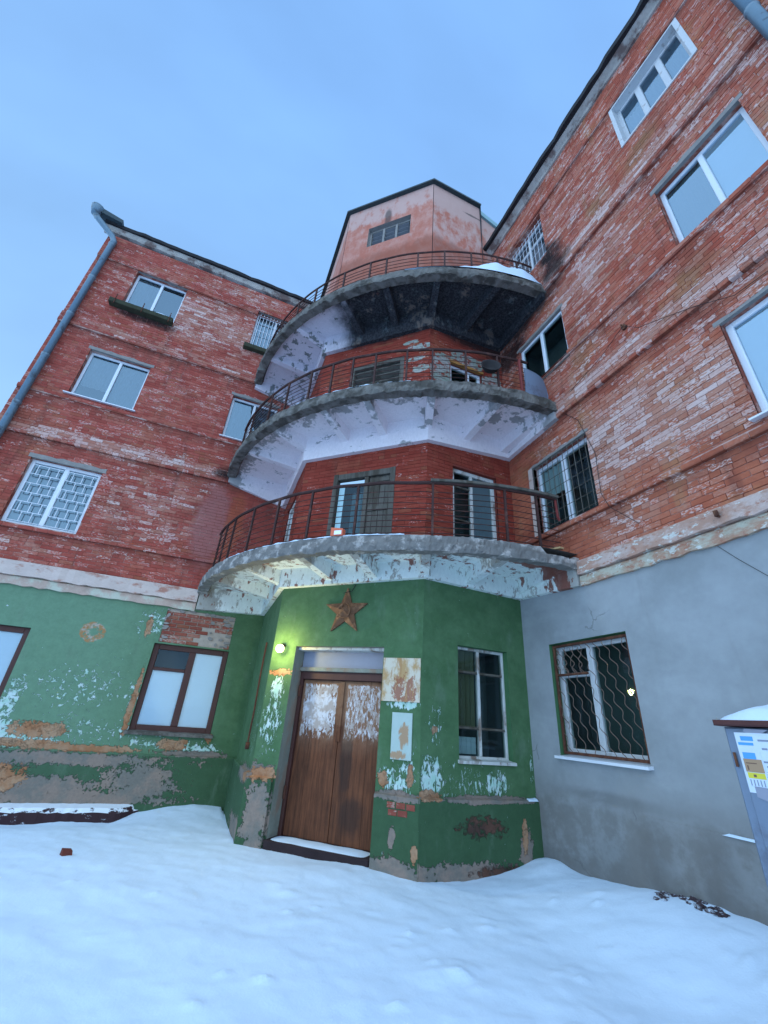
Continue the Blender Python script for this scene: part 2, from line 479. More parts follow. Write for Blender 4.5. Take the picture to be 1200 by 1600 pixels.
def grey_wall_mat():
    m = Mat('grey_cement_render'); s, z, d = FR.coords(m); v = m.vec(s, z, d)
    a = m.noise(v, .8, 5, .6); b = m.noise(v, 6, 5, .65)
    c = m.mix((.27, .285, .29), (.36, .375, .385), a.step(.3, .7))
    c = m.mix(c, (.20, .185, .165), ((z * -1.0 + 1.15).step(-.25, .35) * .45 + (a - .45) * .8).clamp() * (z * -1.0 + 1.6).step(-.5, .5))
    c = m.mix(c, (.12, .115, .11), (z * -1.0 + .62 + (b - .5) * 1.1).step(0., .45) * .55)
    low = [(5.9, .55, .35, .5), (6.6, .45, .25, .5), (5.4, 1.02, 1.1, .1)]
    c = m.mix(c, (.13, .125, .12), union([blob(m, s, z, *p, wob=a, amp=1.2, edge=.8) for p in low]) * .45)
    c = m.mix(c, (.40, .415, .425), m.noise(m.vec(s * .7, z * 1.3, d), 1.0, 5, .6, .4).step(.50, .70) * .5)
    c = m.mix(c, (.17, .155, .14), ((z * -1.0 + 1.0).step(-.2, .25) * m.noise(v, 2.2, 5, .7).step(.42, .6)) * .55)
    c = m.mix(c, (.22, .22, .21), m.noise(m.vec(s * 2.4, z * .3, 1.), 1.0, 4, .6).step(.58, .72) * .35)
    cr = m.voro(m.vec(s + (a - .5) * .7, z + (b - .5) * .25, 0.), .55, 'DISTANCE_TO_EDGE')
    c = m.mix(c, (.12, .115, .11), (cr * -1.0 + .0055).step(0., .004) * m.noise(v, 1.7, 3, .5).step(.60, .64) * .5)
    c = m.mul(c, (b - .5) * .26 + 1.0)
    return m.out(c, .88, 0, .2, m.bump(b + m.noise(v, 40, 3, .6) * .3, .3, .006))
M['grey'] = grey_wall_mat()

M['green_L'] = green_mat('green_wall_left', FL,
    pale=[(-6.9, 1.85, 1.0, .55, .46), (-6.6, 1.15, 1.6, .25, .45), (-7.5, 1.02, .7, .2, .7), (-5.3, 1.0, .5, .1, .5), (-6.0, 3.2, .35, .4, .55), (-7.85, 1.5, .2, .5, .8), (-6.1, 2.4, .5, .8, .1), (-4.6, .98, .6, .14, .8), (-5.9, 1.7, .2, .6, .4)],
    rust=[(-5.93, 1.4, .06, .3), (-7.25, 1.15, .45, .13), (-7.4, .93, .9, .07), (-6.4, .9, .8, .06), (-5.0, 1.02, .30, .1), (-5.92, 1.75, .05, .6), (-6.05, 3.1, .06, .2), (-7.6, .45, .45, .22), (-4.42, 1.15, .08, .1)],
    grey=[(-6.9, .74, 2.0, .1), (-6.9, .3, .8, .22), (-5.4, .4, .6, .3), (-7.8, .7, .7, .2), (-6.2, .15, 1.5, .1), (-4.6, .88, .6, .06)],
    dens=-.22, plinth=.84, fade=(-.36, -1.42))
M['green_A'] = green_mat('green_bay_left', FA, pale=[(1.9, 1.4, .6, .5, .3)], grey=[(1.9, .8, .8, .12), (2.0, .1, .8, .15)], rust=[(2.1, .78, .2, .08)], dens=-.2, streaks=.8)
M['green_B'] = green_mat('green_bay_front', FB,
    pale=[(.2, 1.55, .25, .6, .70), (.22, 2.1, .16, .2, .8), (2.3, 1.0, .3, .28, .70), (2.35, 1.55, .10, .3, .6), (2.35, 1.9, .3, .07, 1.0), (2.55, 1.25, .12, .5, .3)],
    rust=[(.22, 2.28, .2, .06), (.2, .86, .24, .10), (2.12, .98, .08, .10), (2.5, 1.05, .05, .14), (2.60, .22, .05, .12)],
    grey=[(.25, .35, .22, .5), (.15, .88, .3, .12), (2.35, .81, .5, .055), (2.3, .05, .7, .12), (2.30, .38, .045, .13)],
    dens=-.25, streaks=.7)
M['green_C'] = green_mat('green_bay_right', FC,
    pale=[(-1.65, 1.7, .18, .3, .55), (-1.2, 1.0, .8, .26, .52), (-.65, .98, .22, .2, .5), (-1.75, 1.1, .2, .35, .7), (-.05, 1.2, .06, .5, .5)],
    rust=[(-1.68, 1.62, .05, .05), (-1.75, .84, .2, .06), (-.3, .42, .05, .2)],
    grey=[(-.9, .81, .9, .045), (-1.3, .04, .9, .12), (-.28, .25, .10, .22)],
    brick=[(-1.0, .5, .36, .12), (-.7, .05, .4, .07)], dens=-.25, streaks=.8)

M['brick_L'] = brick_mat('brick_left_wing', FL, paint=(.31, .055, .040), paint2=(.42, .098, .070), dens=-.16, blobs=[(-6.9, 11.6, 1.9, 1.1, .75), (-8.6, 12.2, 1.0, .8, .35), (-6.6, 5.6, 1.3, .9, .50), (-8.2, 6.9, 3.6, .22, .95), (-7.0, 10.2, 3.2, .22, .7), (-9.0, 4.25, 1.0, .3, .55), (-4.8, 5.6, .8, 2.0, -1.4), (-8.6, 12.4, .8, .5, .3), (-6.2, 13.3, 1.8, .3, .5), (-7.5, 7.5, 2.5, .5, .1)], soot=[(-5.35, 6.95, .45, .30), (-8.4, 11.0, 1.0, .25)], orange=.28)
M['brick_R'] = brick_mat('brick_right_wing', FR, dens=.10, blobs=[(7.0, 5.65, 2.0, .8, .85), (7.0, 10.25, 4.0, .2, .9), (6.8, 6.95, 4.5, .2, 1.1), (6.6, 9.3, 1.2, .6, .55), (7.3, 11.6, 2.0, .8, .25), (6.4, 4.3, .5, .25, .6), (5.5, 4.3, .7, .4, -.5), (9.5, 12.5, 1.2, 1.5, -.2), (4.3, 5.3, .7, 2.2, -1.2)], soot=[(5.0, 9.95, 1.5, .6), (6.0, 10.5, .6, .7), (4.5, 9.3, .8, .5), (5.9, 11.0, .35, .5)], orange=.95)
M['brick_B'] = brick_mat('brick_bay_front', FB, paint=(.255, .036, .022), paint2=(.30, .055, .034), dens=-.62, blobs=[(2.3, 8.6, .6, .7, .5)], soot=[(1.6, 9.75, 2.2, .32)], orange=.25,
    peel=(((2.4, 9.1, .3, .10), (2.3, 8.75, .22, .07), (2.45, 8.45, .2, .12), (2.2, 9.3, .2, .06)), (.30, .34, .27), (.42, .40, .36)))
M['brick_C'] = brick_mat('brick_bay_right', FC, paint=(.24, .036, .022), paint2=(.29, .055, .034), dens=-.62, soot=[(-.6, 9.75, 2.0, .45)], orange=.3,
    peel=(((-1.55, 8.5, .3, .6), (-.3, 8.3, .5, .6), (-.9, 9.05, .5, .2)), (.26, .29, .24), (.36, .33, .30)))
M['brick_A'] = brick_mat('brick_bay_left', FA, paint=(.24, .036, .022), paint2=(.29, .055, .034), dens=-.65, orange=.2)
M['brick_bare'] = brick_mat('bare_brick', FL, paint=(.22, .055, .038), paint2=(.33, .085, .055), fleck=(.50, .46, .38), dens=-.05, orange=.25)

def pink_mat(name, fr):
    m = Mat(name); s, z, d = fr.coords(m); v = m.vec(s, z, d)
    a = m.noise(v, 1.3, 6, .65); b = m.noise(m.vec(s * 5, z * 2.2, d), 1.0, 5, .65); e = m.noise(v, 26, 4, .65)
    c = m.mix((.46, .15, .10), (.54, .25, .19), (a * .8 + b * .6 - .2).step(.35, .65))
    c = m.mix(c, (.55, .36, .31), ((z - 14.45).step(0, .5) * .3 + b - .5 + (.16 if fr is FC else .0)).step(.05, .3) * .8)
    c = m.mix(c, (.30, .09, .055), ((z * -1.0 + 13.35).step(-.3, .6) * .6 + b - .5).step(.2, .5) * .7)
    top = (z - 15.62).step(-.25, .25) * .5 + (b - .5) * 1.2
    c = m.mix(c, (.22, .085, .065), top.step(.32, .5) * .8)
    st = [(1.3, 14.75, .14, .55)] if fr is FB else [(-.6, 15.0, .4, .06)]
    c = m.mix(c, (.08, .065, .06), union([blob(m, s, z, *p, wob=b, amp=1.2, edge=.5) for p in st]) * .75)
    return m.out(c, .9, 0, .15, m.bump(e * .5 + b * .5, .35, .01))
for k, f in (('A', FA), ('B', FB), ('C', FC)):
    M['pink_' + k] = pink_mat('pink_tower_' + k, f)

CEN = {1: (0.10, -0.15, 5.42), 2: (0.08, -0.15, 5.45), 3: (0.27, -0.12, 5.62)}
def soffit_mat(i):
    m = Mat('balcony_soffit_%d' % i); x, y, z = m.xyz(); v = m.vec(x, y, z * .5)
    a = m.noise(v, 1.6, 6, .68); b = m.noise(v, 5.0, 5, .66); e = m.noise(v, 28, 4, .6)
    cx, cy, R = CEN[i]
    dx = x - cx; dy = y - cy
    r = (dx * dx + dy * dy).sqrt()
    if i == 1:
        c = m.mix((.80, .82, .78), (.86, .86, .82), a)
        c = m.mix(c, (.62, .76, .64), ((r * -1.0 + 4.75).step(-.3, .5) * .7 + (a - .5)).clamp() * .35)
        c = m.mix(c, (.36, .33, .29), (b * .7 + a * .45 - .05 + (r - 4.8) * .40).step(.535, .61) * .85)
        c = m.mix(c, (.30, .25, .20), m.noise(v, 7.5, 6, .72).step(.555, .60) * .75)
        spots = [(-.4, -5.0, .42, .16), (-.75, -4.95, .2, .08), (.0, -5.2, .5, .15), (-4.6, -1.05, .25, .08), (-1.3, -5.2, .12, .2), (-4.0, -1.7, .15, .06)]
        f = union([blob(m, x, y, *p, wob=b, amp=2.2, edge=.1) for p in spots])
        f = f.max((b * .6 + m.noise(v, 9, 5, .66) * .5).step(.615, .64))
        c = m.mix(c, (.24, .07, .045), f * .9)
    elif i == 2:
        c = m.mix((.84, .73, .74), (.88, .80, .80), a)
        f = (b * .7 + a * .45 - .06 + (r - 4.95) * .42).step(.53, .60).max(m.noise(m.vec(x, y, z * 2.5), 2.4, 6, .7).step(.595, .635)).max(union([blob(m, x, y, *p, wob=b, amp=4.0, edge=.15) for p in [(-2.5, -4.95, .35, .2), (-.8, -4.75, .25, .12), (-2.0, -4.35, .2, .08), (-.35, -4.9, .15, .1), (-1.9, -5.1, .3, .1), (-5.0, -1.0, .3, .2)]]))
        c = m.mix(c, (.30, .29, .28), f * .85)
    else:
        c = m.mix((.66, .58, .62), (.76, .69, .73), a)
        f = (b + a * .5 - .25).step(.55, .60)
        c = m.mix(c, (.13, .145, .135), f * .85)
        burn = (x + y * -.55 + (a - .5) * 1.9 + 2.35).step(-.3, .8)
        k = m.mix(m.mix((.010, .010, .012), (.035, .036, .04), e.step(.4, .6)), m.mix((.10, .115, .12), (.16, .12, .10), a.step(.5, .6)), (b * .6 + a * .5 - .05).step(.53, .61))
        c = m.mix(c, k, burn * .97)
    c = m.mul(c, (e - .5) * .3 + 1.0)
    if i < 3: c = m.mix(c, (.16, .12, .095), (m.noise(m.vec(x * 1.2 + y, y * 1.2 - x, z), 3.2, 6, .72).step(.56, .66) * (r - 4.3).step(0., 1.0)) * .6)
    return m.out(c, .92, 0, .12, m.bump(b * .6 + e * .4, .5, .015))
for i in (1, 2, 3): M['soffit%d' % i] = soffit_mat(i)

def door_mat():
    m = Mat('peeling_door_wood'); s, z, d = FB.coords(m)
    r, g, b = m.attr('rnd')
    gr = m.noise(m.vec(s * 30, z * 1.6, r * 9), 1.0, 5, .65); w = m.noise(m.vec(s, z, 0.), 4, 5, .65)
    c = m.mix((.045, .018, .010), (.23, .080, .036), ((gr - .5) * 1.6 + w * .5 + r * .25 + .1).clamp())
    c = m.mix(c, (.24, .125, .07), ((z - 1.3).step(0, .5) * .45 + (w - .5)).step(.15, .5) * .8)
    c = m.mix(c, (.035, .02, .016), union([blob(m, s, z, 1.4, 1.05, .14, .55, w, 1.2, .5), blob(m, s, z, 1.55, .45, .25, .3, w, 1.2, .6)]) * .7)
    pp = m.noise(m.vec(s * 26, z * 9, 0.), 1.0, 6, .74, .8)
    p2 = m.noise(m.vec(s * 8, z * 8, 3.), 1.0, 4, .6)
    zt_ = (z - 1.12).step(0., .42) * (z * -1.0 + 2.2).step(0., .06)
    lf = (s - .52).step(0., .05) * (s * -1.0 + 1.17).step(0., .03)
    rt = (s - 1.30).step(0., .04) * (s * -1.0 + 1.93).step(0., .05)
    c = m.mix(c, (.33, .195, .125), zt_ * (lf * .7 + rt * .85).clamp() * (w + p2 - .55).clamp() * 1.1)
    core = blob(m, s, z, .86, 1.78, .36, .34, w, .8, .9)
    D = zt_ * (lf + rt * .93) + core * .45
    fl = (pp * .72 + p2 * .28 + (D - 1.0) * .28).step(.45, .51)
    c = m.mix(c, m.mix((.70, .70, .74), (.46, .40, .37), p2.step(.44, .58)), fl * .85)
    c = m.mul(c, m.noise(m.vec(s * 60, z * 5, 1.), 1.0, 3, .6) * .5 + .75)
    return m.out(c, .75, 0, .25, m.bump(gr + fl * .6, .4, .004))
M['door'] = door_mat()

def plate_mat(kind):
    m = Mat('notice_plate_%d' % kind); s, z, d = FB.coords(m); v = m.vec(s * 1.0, z * .55, 0.)
    a = m.noise(v, 5, 5, .7); b = m.noise(v, 14, 5, .7, .5)
    if kind == 1:
        c = m.mix((.66, .57, .44), (.50, .30, .13), a.step(.45, .62))
        c = m.mix(c, (.30, .085, .04), union([blob(m, s, z, 2.28, 2.10, .10, .17, b, 4.5, .4), blob(m, s, z, 2.46, 2.12, .10, .17, b, 4.5, .4), blob(m, s, z, 2.38, 1.98, .16, .05, b, 4., .4)]) * .85)
        c = m.mix(c, (.44, .22, .09), m.noise(m.vec(s * 14, z * 2.2, 4.), 1.0, 5, .7).step(.52, .62) * .8)
        c = m.mix(c, (.62, .60, .58), b.step(.60, .66) * .8 * blob(m, s, z, 2.32, 2.05, .2, .14, a, 1., .3))
    else:
        c = m.mix((.36, .48, .42), (.52, .58, .54), b)
        c = m.mix(c, (.42, .22, .10), union([blob(m, s, z, 2.4, 1.5, .08, .16, b, 2., .3), blob(m, s, z, 2.33, 1.27, .14, .06, b, 2., .3), blob(m, s, z, 2.4, 1.65, .02, .04, b, .6, .3)]) * .85)
    return m.out(c, .6, 0, .3, m.bump(b, .3, .004))
M['plate1'], M['plate2'] = plate_mat(1), plate_mat(2)
M['star'] = simple('rusted_star', (.18, .085, .044), .8, .1, .3, .5, 12, .4, (.34, .17, .085), 9, .45)
def flat(name, col, rough=.5, e=0.0):
    m = Mat(name)
    return m.out(m.rgb(col), rough, 0, .3, None, m.rgb(col) if e else None, e)
M['paper'] = simple('paper', (.66, .72, .80), .7, 0, .2, .1, 8, 0)
M['p_blue'] = flat('print_blue', (.10, .36, .75)); M['p_brown'] = flat('print_brown', (.42, .26, .15)); M['p_yellow'] = flat('print_yellow', (.72, .62, .06))
M['p_grey'] = flat('print_grey', (.25, .28, .36)); M['p_dark'] = flat('print_dark', (.18, .10, .07))
M['lampglass'] = flat('lit_globe', (1.0, .92, .42), .4, 6.0)

# ------------------------------------------------------------------ the building
B = empty('building', (-2, -1, 0), 'four-storey red brick building in a corner with a green bay, curved balconies and pink tower', 'building')
ALLB = []            # bricks of every wall: (projected size, wall key, corners, random)

ZBELT = 4.0
def prof_wing(z):
    if z < 4.64: return 0.0
    if z < 4.715: return .05
    if z < 6.73: return 0.0
    if z < 7.04: return .055
    if z < 7.855: return 0.012
    if z < 7.93: return .05
    if z < 10.02: return 0.0
    if z < 10.33: return .055
    if z < 12.66: return 0.012
    return .05
BREAKS = [4.64, 4.715, 6.73, 7.04, 7.855, 7.93, 10.02, 10.33, 12.66]


def holes_grid(s0, s1, z0, z1, ops, breaks=()):
    ss = sorted({s0, s1} | {v for o in ops for v in o[:2] if s0 < v < s1})
    zs = sorted({z0, z1} | {v for o in ops for v in o[2:4] if z0 < v < z1} | {b for b in breaks if z0 < b < z1})
    for i in range(len(ss) - 1):
        for j in range(len(zs) - 1):
            cs, cz = (ss[i] + ss[i + 1]) / 2, (zs[j] + zs[j + 1]) / 2
            if any(o[0] < cs < o[1] and o[2] < cz < o[3] for o in ops): continue
            yield ss[i], ss[i + 1], zs[j], zs[j + 1]


def brick_wall(key, fr, s0, s1, z0, z1, ops, prof, mortar, breaks, joint=.008, pitch=.0775, seed=0, label=None, depth=.24, name='wall', L=.252):
    rng = random.Random(seed)
    mb = MB()
    for a, b, c, d in holes_grid(s0, s1, z0, z1, ops, breaks):
        o = prof((c + d) / 2)
        mb.face([fr(a, c, o - joint), fr(b, c, o - joint), fr(b, d, o - joint), fr(a, d, o - joint)])
    for br in breaks:
        if z0 < br < z1:
            lo, hi = prof(br - .01), prof(br + .01)
            mb.face([fr(s0, br, lo - joint), fr(s1, br, lo - joint), fr(s1, br, hi - joint), fr(s0, br, hi - joint)])
    for o in ops:            # sides of the openings
        a, b, c, d = max(o[0], s0), min(o[1], s1), o[2], o[3]
        e = -joint
        mb.face([fr(a, c, e), fr(a, d, e), fr(a, d, -depth), fr(a, c, -depth)])
        mb.face([fr(b, d, e), fr(b, c, e), fr(b, c, -depth), fr(b, d, -depth)])
        mb.face([fr(a, d, e), fr(b, d, e), fr(b, d, -depth), fr(a, d, -depth)])
        mb.face([fr(b, c, e), fr(a, c, e), fr(a, c, -depth), fr(b, c, -depth)])
    wall = mb.build(name, mortar, B, label=label)
    n = int(round((z1 - z0) / pitch)); p = (z1 - z0) / n
    for r in range(n):
        za, zb = z0 + r * p + .0045, z0 + (r + 1) * p - .0045
        zm = (za + zb) / 2; o = prof(zm)
        x = s0 - rng.uniform(0, .02) - (L / 2 if r % 2 else 0)
        head = (r % 6 == 5)
        while x < s1:
            l = (L / 2 if head else L) + rng.uniform(-.006, .006)
            a, b = max(x + .004, s0), min(x + l - .004, s1)
            x += l
            if b - a < .03: continue
            segs = [(a, b)]
            for q in ops:
                if q[2] - .0 < zb - .01 and q[3] > za + .01:
                    ns = []
                    for (u, w) in segs:
                        if w <= q[0] or u >= q[1]: ns.append((u, w)); continue
                        if u < q[0]: ns.append((u, q[0]))
                        if w > q[1]: ns.append((q[1], w))
                    segs = ns
            for (u, w) in segs:
                if w - u < .025: continue
                j = o + rng.uniform(-.004, .003)
                jt = rng.uniform(-.0015, .0015)
                cor = [fr(u, za, o - .03 if o < .04 else -.02), fr(w, za, o - .03 if o < .04 else -.02), fr(w, zb, o - .03 if o < .04 else -.02), fr(u, zb, o - .03 if o < .04 else -.02),
                       fr(u, za + jt, j), fr(w, za - jt, j), fr(w, zb - jt, j), fr(u, zb + jt, j)]
                size = 0.0
                pr = [project(c) for c in cor[4:8]]
                if all(pr) and all(0 < q[0] < 1200 and 0 < q[1] < 1600 for q in pr):
                    size = abs((pr[1][0] - pr[0][0]) * (pr[3][1] - pr[0][1]) - (pr[1][1] - pr[0][1]) * (pr[3][0] - pr[0][0]))
                ALLB.append((size, key, cor, (rng.random(), rng.random(), rng.random())))
    WALLS[key] = wall
    return wall


WALLS = {}
# openings (s0, s1, z0, z1)
OL = {'l4': (-9.12, -7.80, 11.22, 12.66), 'l4b': (-5.78, -4.60, 11.33, 12.84), 'l3': (-9.24, -7.87, 8.05, 9.50), 'l3b': (-5.78, -4.55, 8.05, 9.45),
      'l2': (-9.26, -7.92, 4.72, 6.24), 'l1': (-5.86, -4.40, 1.22, 2.80), 'l1b': (-9.42, -7.97, 1.24, 2.80)}
OR = {'r4': (7.93, 9.18, 11.30, 12.62), 'r4b': (4.78, 5.92, 11.10, 12.60), 'r3': (8.06, 9.27, 7.95, 9.42), 'r3b': (4.76, 6.00, 7.88, 9.18),
      'r2': (4.76, 6.03, 4.73, 6.10), 'r2b': (8.15, 9.40, 4.83, 6.28), 'r1': (4.72, 6.08, 1.42, 2.90)}
OA = {'a2': (.75, 1.75, 4.3, 6.0)}
OB = {'door': (.45, 2.02, .10, 2.70), 'b2': (.72, 2.02, 4.16, 6.02), 'b3': (.76, 2.06, 7.16, 8.94), 'b5': (.72, 2.0, 13.58, 14.47)}
OC = {'c1': (-1.29, -.37, 1.27, 2.81), 'c2': (-1.35, -.36, 4.16, 6.12), 'c3': (-1.38, -.57, 7.16, 8.82)}
up = lambda D, lo, hi: [o for o in D.values() if o[2] > lo and o[3] < hi]
ZC = 13.62
brick_wall('L', FL, -10.15, -3.7, ZBELT, ZC, up(OL, 4, 14), prof_wing, M['mortar'], BREAKS, seed=1, label='upper brick wall of the left wing in weathered red paint')
brick_wall('R', FR, 4.0, 10.7, ZBELT, ZC, up(OR, 4, 14), prof_wing, M['mortar'], BREAKS, seed=2, label='upper brick wall of the right wing with pale flecks')
flatp = lambda z: 0.0
for key, fr, s0, s1, ops in (('A', FA, 0, LA, OA), ('B', FB, 0, LB, OB), ('C', FC, LC0, 0, OC)):
    brick_wall(key, fr, s0, s1, 4.0, 10.1, up(ops, 4, 10), flatp, M['mortar_red'], [], joint=.008, seed=ord(key), label='red painted brick face of the corner bay')
# end wall of the left wing
mb = MB(); mb.face([FE(-8, 0, 0), FE(.0, 0, 0), FE(.0, ZC, 0), FE(-8, ZC, 0)]); mb.build('wall', M['mortar'], B)
FE2 = Frame((-10.15, 0), (0, -1))

# ground floor render
def plaster_wall(fr, s0, s1, z0, z1, ops, mat, d=0.0, depth=.24, label=None, rev=None):
    mb = MB()
    for a, b, c, e in holes_grid(s0, s1, z0, z1, ops):
        mb.face([fr(a, c, d), fr(b, c, d), fr(b, e, d), fr(a, e, d)])
    w = mb.build('wall', mat, B, label=label)
    if ops:
        for o in ops:
            mb = MB()
            a, b, c, e = o
            q = depth
            mb.face([fr(a, c, d), fr(a, e, d), fr(a, e, -q), fr(a, c, -q)])
            mb.face([fr(b, e, d), fr(b, c, d), fr(b, c, -q), fr(b, e, -q)])
            mb.face([fr(a, e, d), fr(b, e, d), fr(b, e, -q), fr(a, e, -q)])
            mb.face([fr(b, c, d), fr(a, c, d), fr(a, c, -q), fr(b, c, -q)])
            mb.build('reveal', rev or mat, w)
    return w
PATCH = (-5.80, -4.42, 2.83, 3.52)          # bare brick above the brown window
wL = plaster_wall(FL, -10.15, -3.7, -.6, 3.995, up(OL, 0, 4) + [PATCH], M['green_L'], d=.0, depth=.2, label='green flaking ground floor wall of the left wing')
plaster_wall(FR, 4.0, 10.7, -.6, 3.995, up(OR, 0, 4), M['grey'], d=.012, depth=.2, label='smooth grey rendered ground floor wall of the right wing', rev=M['revealg'])
plaster_wall(FA, 0, LA, -.6, 4.0, [], M['green_A'])
plaster_wall(FB, 0, LB, -.6, 4.0, [OB['door']], M['green_B'], depth=.32, rev=M['revealj'], label='green front face of the bay with flaking paint beside the door')
plaster_wall(FC, LC0, 0, -.6, 4.0, [OC['c1']], M['green_C'], depth=.16, rev=M['revealg'])

# plinths
def plinth(fr, s0, s1, zt, dd, mat, cut=None, taper=.012):
    spans = [(s0, s1)] if not cut else [(s0, cut[0]), (cut[1], s1)]
    for a, b in spans:
        mb = MB()
        mb.hexa([fr(a, -.6, -.02), fr(b, -.6, -.02), fr(b, zt + .02, -.02), fr(a, zt + .02, -.02),
                 fr(a, -.6, dd + taper), fr(b, -.6, dd + taper), fr(b, zt, dd), fr(a, zt, dd)])
        mb.build('plinth', mat, B)
plinth(FL, -10.15, PA.x - .05, .84, .05, M['green_L'])
plinth(FA, .0, LA + .03, .84, .05, M['green_A'])
plinth(FB, -.03, LB + .03, .81, .055, M['green_B'], cut=(.42, 2.03))
plinth(FC, LC0 - .03, 0, .81, .055, M['green_C'])
plinth(FR, 5.95, 10.7, .93, .018, M['grey'])

# bare bricks in the hole above the brown window
mb = MB(); mb.face([FL(PATCH[0], PATCH[2], -.03), FL(PATCH[1], PATCH[2], -.03), FL(PATCH[1], PATCH[3], -.03), FL(PATCH[0], PATCH[3], -.03)])
pw = mb.build('wall', M['mortar_pale'], B, label='bare brick showing through the render above the brown window')
rng = random.Random(5)
row = 0; z = PATCH[2] + .005
while z < PATCH[3] - .06:
    x = PATCH[0] - (.12 if row % 2 else 0)
    while x < PATCH[1]:
        a, b = max(x, PATCH[0] + .003), min(x + .24, PATCH[1] - .003); x += .255
        edge = (b > PATCH[1] - .25 - rng.random() * .3)
        if b - a < .05 or (edge and rng.random() < .55): continue
        m1 = MB(); dd = rng.uniform(-.016, -.004)
        m1.bbox(FL, a, b, z, z + .066, -.06, dd, .006); m1.a = [(rng.random(), rng.random(), rng.random())] * len(m1.f)
        m1.build('brick', M['brick_bare'], pw, attr=True)
    z += .079; row += 1
# ragged rim of the render round the hole
mb = MB()
for k in range(46):
    e = k % 4
    w, h = rng.uniform(.05, .16), rng.uniform(.03, .09)
    if e == 0: a, c = PATCH[0] + rng.uniform(-.03, .02), rng.uniform(PATCH[2], PATCH[3] - h)
    elif e == 1: a, c = PATCH[1] - w + rng.uniform(-.12, .03), rng.uniform(PATCH[2], PATCH[3] - h)
    elif e == 2: a, c = rng.uniform(PATCH[0], PATCH[1] - w), PATCH[3] - h + rng.uniform(0, .02)
    else: a, c = rng.uniform(PATCH[1] - .5, PATCH[1] - w), rng.uniform(PATCH[2], PATCH[3] - h)
    q = [(a + w * (.5 + .5 * math.cos(t) * rng.uniform(.7, 1)), c + h * (.5 + .5 * math.sin(t) * rng.uniform(.7, 1))) for t in [i * 2 * math.pi / 7 for i in range(7)]]
    dd = .003 + k * .0001
    n = len(mb.v)
    mb.loft([[FL(u, v_, -.03) for u, v_ in q], [FL(u, v_, dd) for u, v_ in q]])
mb.build('render_edge', M['lintel'], pw, kind='stuff')

for (s0, s1, z0) in ((2.24, 2.36, .60), (2.37, 2.50, .60), (2.22, 2.33, .68), (2.345, 2.47, .68), (2.485, 2.60, .675)):
    m1 = MB(); m1.bbox(FB, s0, s1, z0, z0 + .066, .03, .0655 + rng.uniform(-.002, .002), .006); m1.a = [(rng.random(), rng.random(), rng.random())] * len(m1.f)
    m1.build('brick', M['brick_bare'], [o for o in B.children if o.name.startswith('plinth')][3], attr=True)
# belts between the floors
def belt(fr, s0, s1, zs, name='belt_course'):
    for (a, b, d, mat) in zs:
        mb = MB(); n = max(2, int((s1 - s0) / .12)); rg = random.Random(int(a * 100))
        rings = []
        for i in range(n + 1):
            s = s0 + (s1 - s0) * i / n
            j = rg.uniform(-.012, .008); k = rg.uniform(-.014, .014)
            rings.append([fr(s, a + k, -.02), fr(s, a + k, d + j), fr(s, b - .02, d + j), fr(s, b, d - .02), fr(s, b + .004, -.02)])
        mb.loft(rings); mb.build(name, mat, B)
belt(FL, -10.2, -5.29, [(3.53, 3.70, .05, M['belt_low']), (3.702, 3.98, .10, M['belt'])])
belt(FR, 5.54, 10.75, [(3.62, 3.78, .06, M['belt_rag2']), (3.782, 3.99, .11, M['belt_rag'])])

# cornices and eaves
def cornice(fr, s0, s1, zc, ze, ov):
    mb = MB(); n = int((s1 - s0) / .2); rg = random.Random(3)
    rings = []
    for i in range(n + 1):
        s = s0 + (s1 - s0) * i / n; j = rg.uniform(-.012, .012)
        rings.append([fr(s, zc + j, -.05), fr(s, zc + j, .09 + j), fr(s, zc + .06, .11), fr(s, ze, ov * .72), fr(s, ze + .03, -.05)])
    mb.loft(rings); mb.build('cornice', M['cornice'], B)
    mb = MB(); rings = []
    for i in range(n + 1):
        s = s0 + (s1 - s0) * i / n; j = rg.uniform(-.02, .02)
        rings.append([fr(s, ze + .005, -.05), fr(s, ze + .005 + j * .3, ov + j), fr(s, ze + .10, ov + .02 + j), fr(s, ze + .9, -1.6), fr(s, ze + .85, -1.65)])
    mb.loft(rings); mb.build('eave', M['tar'], B)
    mb = MB()
    mb.face([fr(s0, ze + .92, -1.5), fr(s1, ze + .92, -1.5), fr(s1, ze + 2.4, -4.5), fr(s0, ze + 2.4, -4.5)])
    mb.face([fr(s1, ze + 2.4, -4.5), fr(s0, ze + 2.4, -4.5), fr(s0, ze, -9), fr(s1, ze, -9)])
    mb.build('roof', M['roof'], B)
cornice(FL, -10.32, -3.4, 13.70, 13.86, .20)
cornice(FR, 3.4, 10.95, 13.44, 13.58, .30)

